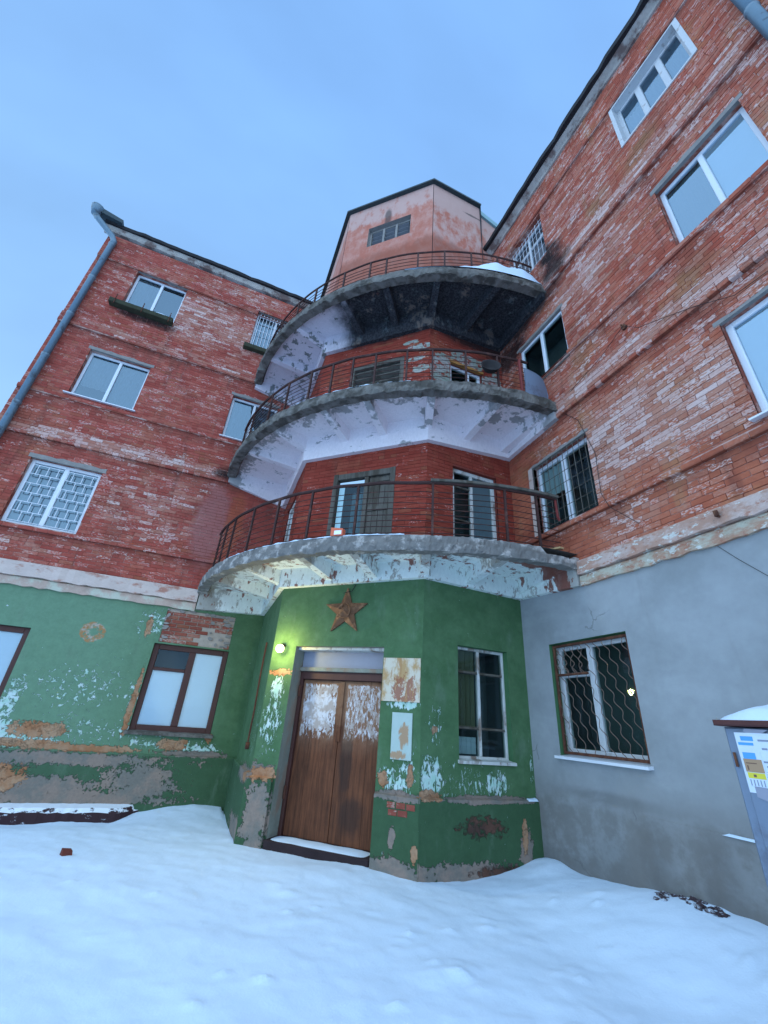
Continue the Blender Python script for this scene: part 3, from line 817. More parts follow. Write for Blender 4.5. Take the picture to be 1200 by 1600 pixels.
# ------------------------------------------------------------------ tower above the top balcony
ZT = 15.62
for key, fr, s0, s1 in (('A', FA, -1.2, LA), ('B', FB, 0, LB), ('C', FC, LC0, 3.0)):
    zt = ZT
    mb = MB()
    ops = [OB['b5']] if key == 'B' else []
    if key == 'C':
        for a, b, c, e in holes_grid(s0, -.34, 10.1, ZT, []): mb.face([fr(a, c, .02), fr(b, c, .02), fr(b, e, .02), fr(a, e, .02)])
        mb.face([fr(-.34, 10.1, .02), fr(3, 10.1, .02), fr(3, 15.0, .02), fr(.3, 15.02, .02), fr(-.34, 15.32, .02)])
    else:
        for a, b, c, e in holes_grid(s0, s1, 10.1, ZT, ops): mb.face([fr(a, c, .02), fr(b, c, .02), fr(b, e, .02), fr(a, e, .02)])
    tw = mb.build('tower_wall', M['pink_' + key], B)
    if ops:
        o = ops[0]; mb = MB()
        mb.box(fr, o[0], o[1], o[2], o[3], -.3, -.28); mb.build('backing', M['dark'], tw)
        mb = MB(); a, b, c, e = o
        for q in ([(a, c), (a, e)], [(b, e), (b, c)], [(a, e), (b, e)], [(b, c), (a, c)]):
            mb.face([fr(*q[0], .02), fr(*q[1], .02), fr(*q[1], -.28), fr(*q[0], -.28)])
        mb.build('reveal', M['lintel'], tw)
# tower window with concrete slats
a, b, c, e = OB['b5']
mb = MB()
mb.box(FB, a, a + .06, c, e, -.22, -.10); mb.box(FB, b - .06, b, c, e, -.22, -.10); mb.box(FB, a + .06, b - .06, e - .07, e, -.22, -.10); mb.box(FB, a + .06, b - .06, c, c + .06, -.22, -.10)
lw = mb.build('window', M['lintel'], B, label='small louvred window high on the pink tower')
w3 = (b - a - .12) / 3
for k in range(3):
    x0 = a + .06 + k * w3
    if k: 
        mb = MB(); mb.box(FB, x0 - .03, x0 + .03, c + .06, e - .07, -.20, -.07); mb.build('mullion', M['lintel'], lw)
    for j in range(4):
        zz = c + .09 + j * .185
        mb = MB(); mb.hexa([FB(x0 + .03, zz, -.19), FB(x0 + w3 - .03, zz, -.19), FB(x0 + w3 - .03, zz + .02, -.19), FB(x0 + .03, zz + .02, -.19),
                            FB(x0 + .03, zz + .09, -.09), FB(x0 + w3 - .03, zz + .09, -.09), FB(x0 + w3 - .03, zz + .11, -.09), FB(x0 + .03, zz + .11, -.09)])
        mb.build('slat', simple('dark_slat', (.13, .13, .14), .9) if not (k or j) else bpy.data.materials['dark_slat'], lw)
# tower roof with its drip edge
def offs(d):
    """outline of the bay pushed out by d: A end, AB, BC, C end"""
    def isect(f, g):
        m2 = Matrix(((f.t.x, -g.t.x), (f.t.y, -g.t.y))).inverted()
        p, q = f.o + f.n * d, g.o + g.n * d
        k = m2 @ Vector((q.x - p.x, q.y - p.y))
        return p + f.t * k.x
    return isect(FA, FB), isect(FB, FC)
def outline(d, za, zc):
    ab, bc = offs(d)
    return [Vector((PA.x - d, za, 0)), ab, bc, Vector((zc, PB.y - d, 0))]
mb = MB()
rings = []
for (d, z) in ((-.1, ZT), (.13, ZT + .0), (.135, ZT + .05), (-.1, ZT + .10)):
    rings.append([(p.x, p.y, z) for p in outline(d, 1.2, -.36)])
for i in range(3):
    for k in range(3):
        mb.face([rings[i][k], rings[i][k + 1], rings[i + 1][k + 1], rings[i + 1][k]])
q = rings[3]
mb.face([q[0], q[1], q[2], q[3], (-.36, 3, ZT + .9), (PA.x + .1, 3, ZT + .9)])
mb.face([rings[1][3], rings[2][3], rings[3][3], rings[0][3]])
mb.face([(-.36, PB.y - .1, ZT + .12), (-.36, 3, ZT + .9), (-.36, 3, 10), (-.36, PB.y + .02, 10)])
mb.build('roof', M['roof'], B, label='dark sheet roof of the tower')
mb = MB()
mb.hexa([FC(-.35, 15.20, -.1), FC(.35, 14.92, -.1), FC(.35, 15.12, -.1), FC(-.35, 15.40, -.1), FC(-.35, 15.20, .08), FC(.35, 14.92, .08), FC(.35, 15.12, .08), FC(-.35, 15.40, .08)])
mb.hexa([FC(.35, 14.92, -.1), FC(3, 14.9, -.1), FC(3, 15.1, -.1), FC(.35, 15.12, -.1), FC(.35, 14.92, .08), FC(3, 14.9, .08), FC(3, 15.1, .08), FC(.35, 15.12, .08)])
mb.build('parapet', M['parapet'], B)

# ------------------------------------------------------------------ windows
def window(fr, o, mat, depth=.12, label=None, cols=(0.5,), fw=.06, mw_=.07, trans=None, glass='glass', back=None, sill=None, room=.5, lint=None, rows=None, d_face=0.0, bev=.008):
    """frame set back by depth in opening o; cols = mullion places 0..1; trans = {col: (height 0..1)}; back = list per column"""
    a, b, c, e = o
    df, db = -depth, -depth - .06
    mb = MB()
    mb.bbox(fr, a, a + fw, c, e, db, df, bev); mb.bbox(fr, b - fw, b, c, e, db, df, bev)
    mb.bbox(fr, a + fw, b - fw, e - fw, e, db, df, bev); mb.bbox(fr, a + fw, b - fw, c, c + fw, db, df, bev)
    w = mb.build('window', mat, B, label=label)
    edges = [a + fw] + [a + (b - a) * k for k in cols] + [b - fw]
    for k in cols:
        x = a + (b - a) * k; mb = MB(); mb.bbox(fr, x - mw_ / 2, x + mw_ / 2, c + fw, e - fw, db, df + .006, bev); mb.build('mullion', mat, w)
    for i in range(len(edges) - 1):
        x0 = edges[i] + (mw_ / 2 if i else 0); x1 = edges[i + 1] - (mw_ / 2 if i < len(edges) - 2 else 0)
        cuts = [c + fw, e - fw]
        for t in sorted((trans or {}).get(i, ())):
            zz = c + (e - c) * t; mb = MB(); th_ = .016 if mat is M['oldwhite'] else .03; mb.bbox(fr, x0, x1, zz - th_, zz + th_, db, df + .003, bev); mb.build('transom', M['greywood'] if mat is M['oldwhite'] else mat, w)
            cuts.insert(-1, zz)
        for j in range(len(cuts) - 1):
            g0 = cuts[j] + (.03 if j else 0); g1 = cuts[j + 1] - (.03 if j < len(cuts) - 2 else 0)
            mb = MB(); mb.face([fr(x0, g0, df - .03), fr(x1, g0, df - .03), fr(x1, g1, df - .03), fr(x0, g1, df - .03)])
            mb.build('pane', M[glass], w)
            bk = (back or {}).get((i, j), (back or {}).get(i))
            if bk:
                kind, f0, f1 = bk
                z0_, z1_ = g0 + (g1 - g0) * f0, g0 + (g1 - g0) * f1
                mb = MB(); n = 14 if kind in ('curtain', 'drape') else 1
                for q in range(n):
                    u0 = x0 - .01 + (x1 - x0 + .02) * q / n; u1 = x0 - .01 + (x1 - x0 + .02) * (q + 1) / n
                    w0 = .018 * math.sin(q * 2.1) if n > 1 else 0; w1 = .018 * math.sin((q + 1) * 2.1) if n > 1 else 0
                    bd = df - (.09 if n > 1 else .045)
                    mb.face([fr(u0, z0_ - .01, bd + w0), fr(u1, z0_ - .01, bd + w1), fr(u1, z1_ + .01, bd + w1), fr(u0, z1_ + .01, bd + w0)])
                mb.build('blind' if kind == 'blind' else 'curtain', M[kind], w, smooth=n > 1)
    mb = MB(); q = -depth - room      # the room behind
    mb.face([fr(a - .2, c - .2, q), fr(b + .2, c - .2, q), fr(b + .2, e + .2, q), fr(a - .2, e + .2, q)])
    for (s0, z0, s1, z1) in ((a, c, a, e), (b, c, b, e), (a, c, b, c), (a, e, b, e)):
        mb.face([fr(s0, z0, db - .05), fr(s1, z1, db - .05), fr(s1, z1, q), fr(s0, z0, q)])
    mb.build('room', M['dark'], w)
    if sill:
        mat_s, ov, th, ex = sill
        mb = MB(); mb.hexa([fr(a - ex, c - th, df), fr(b + ex, c - th, df), fr(b + ex, c + .012, df), fr(a - ex, c + .012, df),
                            fr(a - ex, c - th - .01, ov), fr(b + ex, c - th - .01, ov), fr(b + ex, c - .008, ov), fr(a - ex, c - .008, ov)])
        mb.build('sill', mat_s, w)
    if lint:
        mb = MB(); n = 12; rg = random.Random(int(a * 77))
        rings = []
        for i in range(n + 1):
            s = a - .06 + (b - a + .12) * i / n
            rings.append([fr(s, e - .004, -.05), fr(s, e - .004, .006), fr(s, e + lint + rg.uniform(-.02, .02), .006), fr(s, e + lint, -.05)])
        mb.loft(rings); mb.build('lintel', M['lintel'], w)
    return w

def grille(w, name, tubes, mat, n=5):
    mb = MB()
    for pts, r in tubes: mb.tube(pts, r, n)
    return mb.build(name, mat, w)

pv = M['pvc']
w = window(FL, OL['l4'], pv, .12, 'white two-pane window at the top left with a mossy shelf', back={0: ('curtain', .0, 1), 1: ('drape', .0, .0)}, lint=.10)
mb = MB(); mb.bbox(FL, -9.34, -7.80, 11.06, 11.20, -.1, .20, .01); mb.build('sill', M['mosswood'], w)
mb = MB()
for x in (-9.2, -8.55, -7.88): mb.tube([FL(x, 11.0, .215), FL(x, 11.34, .215)], .012, 5)
mb.build('bracket', M['rust'], w)
window(FL, OL['l4b'], pv, .12, 'white barred window beside the top balcony', fw=.05, cols=(.5,), back={0: ('curtain', 0, 1), 1: ('curtain', 0, 1)}, lint=.12)
w = [o for o in B.children if o.name.startswith('window')][-1]
grille(w, 'grille', [([FL(-5.78 + .1 * k, 11.36, -.03), FL(-5.78 + .1 * k, 12.8, -.03)], .009) for k in range(1, 12)] + [([FL(-5.76, z, -.03), FL(-4.62, z, -.03)], .009) for z in (11.42, 12.1, 12.74)], pv)
mb = MB(); mb.bbox(FL, -5.9, -4.5, 11.16, 11.31, -.1, .16, .01); mb.build('sill', M['mosswood'], w)
window(FL, OL['l3'], pv, .12, 'white two-pane window on the third floor at left', back={0: ('curtain', .3, 1), 1: ('curtain', 0, 1)}, lint=.09, sill=(M['pvc'], .07, .02, .07))
window(FL, OL['l3b'], pv, .12, 'white window half hidden behind the middle balcony rail', back={0: ('curtain', 0, 1), 1: ('curtain', 0, 1)}, lint=.08, sill=(M['pvc'], .06, .02, .05))
w = window(FL, OL['l2'], pv, .10, 'white window behind a brick-pattern steel grille at left', fw=.075, mw_=.09, back={0: ('curtain', 0, .75), 1: ('curtain', 0, .75)}, lint=.10)
tb = []
a, b, c, e = OL['l2']
for i in (0, 1):
    x0 = a + .09 + i * (b - a) / 2 - (.02 if i else 0); x1 = x0 + (b - a) / 2 - .13
    z0, z1 = c + .08, e - .14
    for k in range(7):
        zz = z0 + (z1 - z0) * k / 6
        tb.append(([FL(x0, zz, -.05), FL(x1, zz, -.05)], .008))
        if k < 6:
            for q in ((.18, .52, .86) if k % 2 else (.36, .70)):
                xx = x0 + (x1 - x0) * q; tb.append(([FL(xx, zz, -.05), FL(xx, zz + (z1 - z0) / 6, -.05)], .008))
            if k % 2 == 1: tb.append(([FL(x0 + .0, zz, -.05), FL(x0 + .0, zz + (z1 - z0) / 6, -.05)], .008))
grille(w, 'grille', tb, pv)
w = window(FL, OL['l1'], M['brownwood'], .07, 'brown wooden ground floor window with white blinds below the bare brick', glass='glass_milk', cols=(.52,), fw=.105, mw_=.13, trans={0: (.70,)}, back={(0, 0): ('blind', 0, 1), (1, 0): ('blind', 0, 1)}, sill=(M['concrete'], .09, .05, .05))
w = window(FL, OL['l1b'], M['brownwood'], .07, 'brown wooden ground floor window at the left edge', glass='glass_milk', cols=(.52,), fw=.105, mw_=.13, trans={0: (.70,)}, back={0: ('blind', 0, 1), 1: ('blind', 0, 1)}, sill=(M['concrete'], .09, .05, .05))

w = window(FR, OR['r4'], M['revealw'], .13, 'three-pane window in a white plaster surround under the right eave', cols=(.345, .665), fw=.07, mw_=.10, back={0: ('curtain', 0, .72), 1: ('curtain', 0, .8), 2: ('curtain', 0, .8)})
a, b, c, e = OR['r4']
mb = MB()
for (p, q) in (((a, c), (a, e)), ((b, e), (b, c)), ((a, e), (b, e))):
    pass
mb.box(FR, a - .05, a + .015, c - .02, e + .03, -.13, .02); mb.box(FR, b - .015, b + .06, c - .02, e + .03, -.13, .02); mb.box(FR, a + .015, b - .015, e - .012, e + .03, -.13, .02); mb.box(FR, a - .05, b + .06, c - .06, c - .02, -.13, .03)
mb.build('surround', M['revealw'], w)
w = window(FR, OR['r4b'], M['revealw'], .14, 'white barred window above the snowy top balcony', cols=(.5,), fw=.07, mw_=.06, trans={0: (.66,), 1: (.66,)}, back={0: ('curtain', 0, 1), 1: ('curtain', 0, 1)})
grille(w, 'grille', [([FR(4.78 + .114 * k, 11.12, -.03), FR(4.78 + .114 * k, 12.5, -.03)], .0045) for k in range(1, 10)] + [([FR(4.8, z, -.03), FR(5.9, z, -.03)], .0045) for z in (11.2, 11.5, 11.8, 12.1, 12.45)], pv)
window(FR, OR['r3'], pv, .11, 'large white two-pane window high on the right wall', glass='glass_hi', fw=.065, back={1: ('blind', .0, 1), 0: ('drape', 0, 1)}, lint=.10, sill=(M['concrete'], .04, .06, .04))  # drape and blind are added to darken one pane and lighten the other
window(FR, OR['r3b'], pv, .06, 'white two-pane window above the end of the middle balcony', glass='glass_lo', fw=.06, lint=.07, sill=(M['concrete'], .03, .04, .03))
w = window(FR, OR['r2'], pv, .12, 'white window behind a square steel grille beside the lowest balcony', glass='glass_lo', fw=.075, mw_=.10, lint=.05, back={0: ('curtain', .55, 1)}, sill=(M['pvc'], .01, .02, .0))
a, b, c, e = OR['r2']
tb = [([FR(a + .05 + (b - a - .08) * k / 10, c + .02, .02), FR(a + .05 + (b - a - .08) * k / 10, e - .02, .02)], .0055) for k in range(11)] + [([FR(a + .03, c + .06 + (e - c - .1) * k / 6, .02), FR(b - .01, c + .06 + (e - c - .1) * k / 6, .02)], .0055) for k in range(7)]
grille(w, 'grille', tb, M['greywood'])
mb = MB(); mb.box(FR, a - .10, a + .0, c + .0, e + .02, -.1, .008); mb.build('surround', M['belt'], w)
window(FR, OR['r2b'], pv, .10, 'large white window at the right edge of the picture', glass='glass_hi', fw=.075, back={0: ('blind', 0, 1)}, lint=.05, sill=(M['pvc'], .08, .02, .06))
w = window(FR, OR['r1'], M['revealw'], .12, 'grated white window in the grey wall', glass='glass_lo', cols=(.46,), fw=.095, mw_=.10, trans={0: (.70,)}, back={(0, 0): ('drape', .0, .0)}, sill=(M['pvc'], .10, .03, .03))
a, b, c, e = OR['r1']
tb = []
for k in range(-4, 10):
    for sg in (1,):
        pts = []
        for q in range(57):
            t = q / 56; x = a + .05 + (b - a - .1) * (k + .3) / 9 + .62 * (1 - t) + .028 * math.sin(t * 44 + k)
            if a + .04 < x < b - .04: pts.append(FR(x, c + .05 + (e - c - .1) * t, -.045))
        if len(pts) > 3: tb.append((pts, .0058))
for k in range(4):
    tb.append(([FR(a + .1 + .14 * k + .03 * math.sin(q * 1.3 + k), c + 1.05 + .34 * q / 12, -.04) for q in range(13)], .007))
grille(w, 'grille', tb, simple('dusty_rust', (.17, .115, .09), .85, 0, .2, .4, 12, .2), 4)
mb = MB()
mb.bbox(FR, a + .02, a + .055, c + .02, e - .02, -.06, -.03, .004); mb.bbox(FR, b - .055, b - .02, c + .02, e - .02, -.06, -.03, .004)
mb.bbox(FR, a + .055, b - .055, e - .055, e - .02, -.06, -.03, .004); mb.bbox(FR, a + .055, b - .055, c + .02, c + .055, -.06, -.03, .004); mb.bbox(FR, a + .055, a + .62, c + 1.02, c + 1.05, -.06, -.03, .004)
mb.build('grille_frame', M['rust'], w)

# bay windows and doors
w = window(FC, OC['c1'], M['oldwhite'], .10, 'old flaking wooden window with drapes in the green bay', glass='glass_lo', cols=(.47,), fw=.042, mw_=.045, trans={0: (.26, .76), 1: (.26, .76)}, back={(0, 1): ('drape', 0, 1), (0, 2): ('drape', 0, 1), (0, 0): ('curtain', .1, .7)}, sill=(M['oldwhite'], .05, .035, .02))
w = window(FC, OC['c2'], M['oldwhite'], .08, 'balcony door with a grey panel on the lowest balcony', glass='glass_lo', cols=(.46,), fw=.08, mw_=.06, trans={0: (.45, .8)}, back={1: ('graypanel', 0, 1)})
w = window(FC, OC['c3'], M['pvc'], .08, 'white framed balcony door on the middle balcony', glass='glass_lo', cols=(.6,), fw=.07)
mb = MB(); rg = random.Random(9); rings = []
for i in range(10):
    s = -1.4 + .86 * i / 9; rings.append([FC(s, 8.815, -.05), FC(s, 8.80, .02 + rg.uniform(0, .02)), FC(s, 8.87 + rg.uniform(-.01, .03), .015), FC(s, 8.88, -.05)])
mb.loft(rings); mb.build('foam_strip', simple('old_foam', (.42, .19, .05), .9), w)
w = window(FA, OA['a2'], M['oldwhite'], .04, 'narrow white window in the side of the bay', fw=.12, cols=(.5,))
# double door on the lowest balcony
a, b, c, e = OB['b2']
mb = MB()
mb.bbox(FB, a, a + .09, c, e, -.12, .01); mb.bbox(FB, b - .10, b, c, e, -.12, .01); mb.bbox(FB, a + .09, b - .10, e - .13, e, -.12, .0)
dr = mb.build('door', M['greywood'], B, label='weathered balcony double door, left leaf glazed and dark')
mid = a + .70
mb = MB(); mb.bbox(FB, mid - .03, mid + .05, c, e - .13, -.12, -.01); mb.build('mullion', M['greywood'], dr)
mb = MB(); mb.face([FB(a + .09, c + .4, -.1), FB(mid - .03, c + .4, -.1), FB(mid - .03, e - .25, -.1), FB(a + .09, e - .25, -.1)]); mb.build('pane', M['glass_lo'], dr)
mb = MB(); mb.bbox(FB, a + .09, mid - .03, c, c + .4, -.12, -.08); mb.build('panel', M['brownwood'], dr)
for k in range(4):
    x = mid + .05 + k * (b - .10 - mid - .05) / 4; x2 = mid + .05 + (k + 1) * (b - .10 - mid - .05) / 4
    mb = MB(); mb.bbox(FB, x + .003, x2 - .003, c, e - .13, -.10, -.06 + .004 * (k % 2)); mb.build('plank', M['greywood'], dr)
for zz in (c + .05, c + .98, e - .26):
    mb = MB(); mb.bbox(FB, mid + .07, b - .12, zz, zz + .09, -.06, -.035); mb.build('rail', M['greywood'], dr)
mb = MB(); mb.face([FB(a, c, -.5), FB(mid, c, -.5), FB(mid, e, -.5), FB(a, e, -.5)]); mb.build('room', M['dark'], dr)
mb = MB()
for q in range(8):
    u0, u1 = a + .3 + .05 * q, a + .3 + .05 * (q + 1)
    mb.face([FB(u0, c + .3, -.3 + .02 * math.sin(q * 2)), FB(u1, c + .3, -.3 + .02 * math.sin(q * 2 + 2)), FB(u1, e - .3, -.3 + .02 * math.sin(q * 2 + 2)), FB(u0, e - .3, -.3 + .02 * math.sin(q * 2))])
mb.build('curtain', simple('faded_blue_curtain', (.20, .26, .30), .9), dr)
# boarded dark door on the middle balcony
a, b, c, e = OB['b3']
mb = MB()
mb.bbox(FB, a, a + .10, c, e, -.15, -.01); mb.bbox(FB, b - .10, b, c, e, -.15, -.01); mb.bbox(FB, a + .10, b - .10, e - .1, e, -.15, -.01)
dr = mb.build('door', M['greywood'], B, label='dark slatted door on the middle balcony')
mb = MB(); mb.face([FB(a, c, -.4), FB(b, c, -.4), FB(b, e, -.4), FB(a, e, -.4)]); mb.build('room', M['dark'], dr)
for k in range(8):
    zz = e - .22 - k * .19
    mb = MB(); mb.hexa([FB(a + .1, zz, -.16), FB(b - .1, zz + .01, -.16), FB(b - .1, zz + .03, -.16), FB(a + .1, zz + .02, -.16), FB(a + .1, zz + .05, -.07), FB(b - .1, zz + .06, -.07), FB(b - .1, zz + .09, -.07), FB(a + .1, zz + .08, -.07)])
    mb.build('slat', M['greywood'], dr)

# entrance door
a, b, c, e = OB['door']
mb = MB()
mb.bbox(FB, a, a + .055, c, 2.34, -.36, -.27); mb.bbox(FB, b - .055, b, c, 2.34, -.36, -.27); mb.bbox(FB, a + .055, b - .055, 2.22, 2.34, -.36, -.27)
dr = mb.build('door', M['brownwood'], B, label='peeling brown double entrance door under the rusty star')
mb = MB(); mb.bbox(FB, a, b, 2.34, 2.40, -.36, -.22); mb.build('transom', M['revealj'], dr)
mb = MB(); mb.bbox(FB, a + .0, b - .0, 2.40, 2.66, -.33, -.29, .004); mb.build('transom_panel', M['graypanel'], dr)
mb = MB(); mb.bbox(FB, a, b, 2.655, 2.70, -.33, -.08); mb.build('lintel', M['oldwhite'], dr)
rg = random.Random(4)
nx = a + .055; mid = (a + b) / 2 + .0
leafs = [(a + .058, mid - .004), (mid + .004, b - .058)]
for li, (x0, x1) in enumerate(leafs):
    n = 3
    for k in range(n):
        u0, u1 = x0 + (x1 - x0) * k / n, x0 + (x1 - x0) * (k + 1) / n
        mb = MB(); mb.bbox(FB, u0 + .0006, u1 - .0006, .11, 2.215, -.36, -.325 + rg.uniform(-.0015, .0015), .002)
        mb.a = [(rg.random(), rg.random(), rg.random())] * len(mb.f); mb.build('plank', M['door'], dr, attr=True)
mb = MB(); mb.face([FB(a, 0, -.40), FB(b, 0, -.40), FB(b, 2.7, -.40), FB(a, 2.7, -.40)]); mb.build('backing', M['dark'], dr)
mb = MB(); mb.bbox(FB, mid - .035, mid + .035, 1.35, 2.2, -.325, -.305, .006); mb.a = [(.1, .5, .5)] * len(mb.f); mb.build('astragal', M['door'], dr, attr=True)
mb = MB()
for zz in (1.95, .55): mb.bbox(FB, a + .015, a + .05, zz, zz + .17, -.27, -.235)
mb.build('hinge', M['rust'], dr)
mb = MB(); mb.bbox(FB, a - .02, b - .01, -.15, .105, -.4, .045, .012); mb.build('threshold', M['threshold'], dr)

# ------------------------------------------------------------------ balconies
def pol(i, th, r, z):
    cx, cy, R = CEN[i]
    t = math.radians(th)
    return (cx - r * math.cos(t), cy - r * math.sin(t), z)

BAL = {1: dict(zb=3.88, zt=4.14, beam=3.70, zc=4.05), 2: dict(zb=6.86, zt=7.12, beam=6.44, zc=7.03), 3: dict(zb=9.97, zt=10.23, beam=9.58, zc=10.12)}
LABB = {1: 'lowest curved balcony with crumbling white underside above the entrance', 2: 'middle curved balcony with a pale lilac underside', 3: 'topmost curved balcony with a soot-blackened underside and snow'}
RIBS = {1: [((-3.15, -3.03), (-3.96, -3.68)), ((-2.58, -3.62), (-3.25, -4.33)), ((-1.92, -4.18), (-2.34, -5.05)), ((-1.1, -4.2), (-1.14, -5.3)), ((-3.86, -2.2), (-4.72, -2.55)), ((-3.86, -1.0), (-5.0, -1.25)), ((-.05, -4.2), (-.1, -5.3))],
        2: [((-3.13, -2.95), (-3.97, -3.68)), ((-2.56, -3.55), (-3.3, -4.32)), ((-1.91, -4.16), (-2.30, -5.05)), ((-1.09, -4.16), (-1.09, -5.42)), ((-3.84, -2.3), (-4.85, -2.65)), ((-3.84, -1.46), (-5.15, -1.41)), ((-.2, -4.16), (-.1, -5.5))],
        3: [((-3.1, -3.0), (-4.05, -3.8)), ((-2.5, -3.6), (-3.3, -4.6)), ((-1.9, -4.16), (-2.3, -5.2)), ((-1.09, -4.16), (-1.0, -5.55)), ((-3.84, -2.3), (-4.95, -2.6)), ((-3.84, -1.2), (-5.2, -1.2))]}
BALO = {}
for i in (1, 2, 3):
    q = BAL[i]; cx, cy, R = CEN[i]
    NT = 260
    rg = random.Random(40 + i)
    mb = MB(); rings = []
    amp = {1: .030, 2: .034, 3: .020}[i]
    for k in range(NT + 1):
        th = -4 + 98 * k / NT
        def nn(sd_, f=1.25): return mnoise.fractal(Vector((th * f, sd_ * 7.3, i * 3.1)), 1.0, 2.0, 4)
        e1, e2, e3, e4 = nn(1) * amp, nn(2) * amp, nn(3) * amp * .8, nn(4, .3) * amp
        bite = max(0, nn(6, .22) - .35) * .25
        lip = .035 if not (i == 1 and th > 82) else -.02
        prof = [(R - .24, q['zc']), (R - .20, q['zb'] + .012 + e3), (R - .012 + e1 - bite, q['zb'] + e4), (R + e2 - bite * .5, q['zb'] + .05 + e3), (R + e3, q['zb'] + .125 + e4),
                (R - lip + e1, q['zb'] + .14 + e2 * .4), (R - lip + e4, q['zt'] - .02 + e3), (R - lip - .03, q['zt'] + e2 * .5)]
        if i == 1 and th > 82: prof[5:] = [(R - .01 + e1, q['zb'] + .13), (R - .012 + e1, q['zb'] + .14 + e3), (R - .05, q['zb'] + .15)]
        rings.append([pol(i, th, r, z) for r, z in prof])
    mb.loft(rings, closed=False, caps=False)
    bo = mb.build('balcony', M['concrete_b' if i == 1 else 'concrete'], B, label=LABB[i])
    BALO[i] = bo
    mb = MB(); tops = []; lows = []
    for k in range(61):
        th = -4 + 98 * k / 60
        tops.append([pol(i, th, 3.0, q['zt'] - .004), pol(i, th, R - .06, q['zt'] - .004)])
        lows.append([pol(i, th, R - .23, q['zc']), pol(i, th, 3.0, q['zc'])])
    mb.loft(tops, closed=False, caps=False); mb.build('floor', M['concrete'], bo)
    mb = MB(); mb.loft(lows, closed=False, caps=False); mb.build('soffit', M['soffit%d' % i], bo)
    for (p, r) in RIBS[i]:
        p, r = Vector((p[0], p[1], 0)), Vector((r[0], r[1], 0)); t = (r - p).normalized(); n = Vector((-t.y, t.x, 0)) * .075
        p = p - t * .12
        cc = Vector((cx, cy, 0))
        r = cc + (r - cc).normalized() * (R - .19)
        zi, zo = q['zb'] - (.11 if i == 1 else .15), q['zb'] + .03
        mb = MB()
        c8 = [p - n, p + n, p + n * 1.15, p - n * 1.15, r - n * .9, r + n * .9, r + n * 1.05, r - n * 1.05]
        zz = [zi, zi, q['zc'] + .01, q['zc'] + .01, zo, zo, q['zc'] + .01, q['zc'] + .01]
        mb.hexa([(c.x, c.y, z) for c, z in zip(c8, zz)])
        mb.build('rib', M['soffit%d' % i], bo)
    # beam along the walls
    mb = MB(); D = .09
    ab0, bc0 = offs(-.02); ab1, bc1 = offs(D)
    inn = [(-R + cx + .05, .02), (PA.x + .02, .02), (ab0.x, ab0.y), (bc0.x, bc0.y), (.02, PB.y + .02), (.02, -R + cy + .05)]
    out = [(-R + cx + .05, -D), (PA.x - D, -D), (ab1.x, ab1.y), (bc1.x, bc1.y), (-D, PB.y - D), (-D, -R + cy + .05)]
    zl = q['beam']
    zw = {1: (3.56, 3.62), 2: (6.73, 6.70), 3: (9.85, 9.85)}[i]
    zs = [zw[0], zl - .05, zl, zl + (.06 if i == 1 else .02), zl + (.02 if i == 1 else .2), zw[1]]
    rings = [[(a[0], a[1], z), (b[0], b[1], z + .004), (b[0], b[1], q['zc'] + .02), (a[0], a[1], q['zc'] + .02)] for a, b, z in zip(inn, out, zs)]
    mb.loft(rings); mb.build('edge_beam', M['soffit%d' % i], bo)

def railing(i, posts, th0, th1, h, nb, rail_r=.028, tilt=0.0):
    q = BAL[i]; cx, cy, R = CEN[i]; r0 = R - .13; zt = q['zt']; bo = BALO[i]
    top = lambda th: zt + h
    arc = [th0 + (th1 - th0) * k / 60 for k in range(61)]
    mb = MB(); mb.tube([pol(i, t, r0, top(t) + .006 * math.sin(t * .7)) for t in arc], rail_r, 6); mb.build('handrail', M['rail'], bo)
    for k, t in enumerate(posts):
        mb = MB(); s = .017
        p0 = Vector(pol(i, t, r0, 0)); t_ = math.radians(t); er = Vector((-math.cos(t_), -math.sin(t_), 0)); et = Vector((er.y, -er.x, 0))
        zb = zt - .02
        mb.hexa([tuple(p0 + er * a + et * b + Vector((0, 0, z))) for z in (zb, top(t)) for a, b in ((-s, -s), (s, -s), (s, s), (-s, s))])
        mb.build('post', M['rail'], bo)
    for k in range(nb):
        z = zt + .06 + (h - .12) * k / nb
        mb = MB(); rg = random.Random(i * 50 + k)
        ph = rg.uniform(0, 6)
        mb.tube([pol(i, t, r0, z + .005 * math.sin(t * .35 + ph)) for t in arc], .0075, 4); mb.build('bar', M['rail'], bo)

railing(1, [9, 14, 18.8, 26.7, 34.3, 42.3, 51.4, 64.4, 76.7, 82.5], 7, 86.5, .93, 8)
railing(2, [6, 14, 23.7, 30, 37, 42.7, 47.5, 52.5, 59, 64.1, 70.7, 77.2], 5, 84, .85, 7)
railing(3, [8, 17, 25, 31.7, 40.5, 47.4, 51.4, 58.7, 64.7, 70.7, 76.8, 81.5], 6, 85.5, .67, 5, .022)
# heavier wooden cap on part of the lower handrail
mb = MB()
rings = []
for k in range(25):
    t = 64 + 22.8 * k / 24
    rings.append([pol(1, t, r, z) for r, z in ((5.23, 5.075), (5.35, 5.075), (5.355, 5.115), (5.225, 5.115))])
mb.loft(rings); mb.build('handrail_cap', M['greywood'], BALO[1])
mb = MB(); mb.tube([pol(1, 86.5, 5.29, 5.07), pol(1, 86.6, 5.29, 4.75), pol(1, 87, 5.28, 4.7)], .022, 6); mb.build('end_post', M['rail_red'], BALO[1])
mb = MB(); p = Vector(pol(2, 82, 5.34, 0)); mb.tube([(p.x, p.y, 7.1), (p.x, p.y, 7.97)], .03, 6); mb.build('end_post', M['rail_red'], BALO[2])

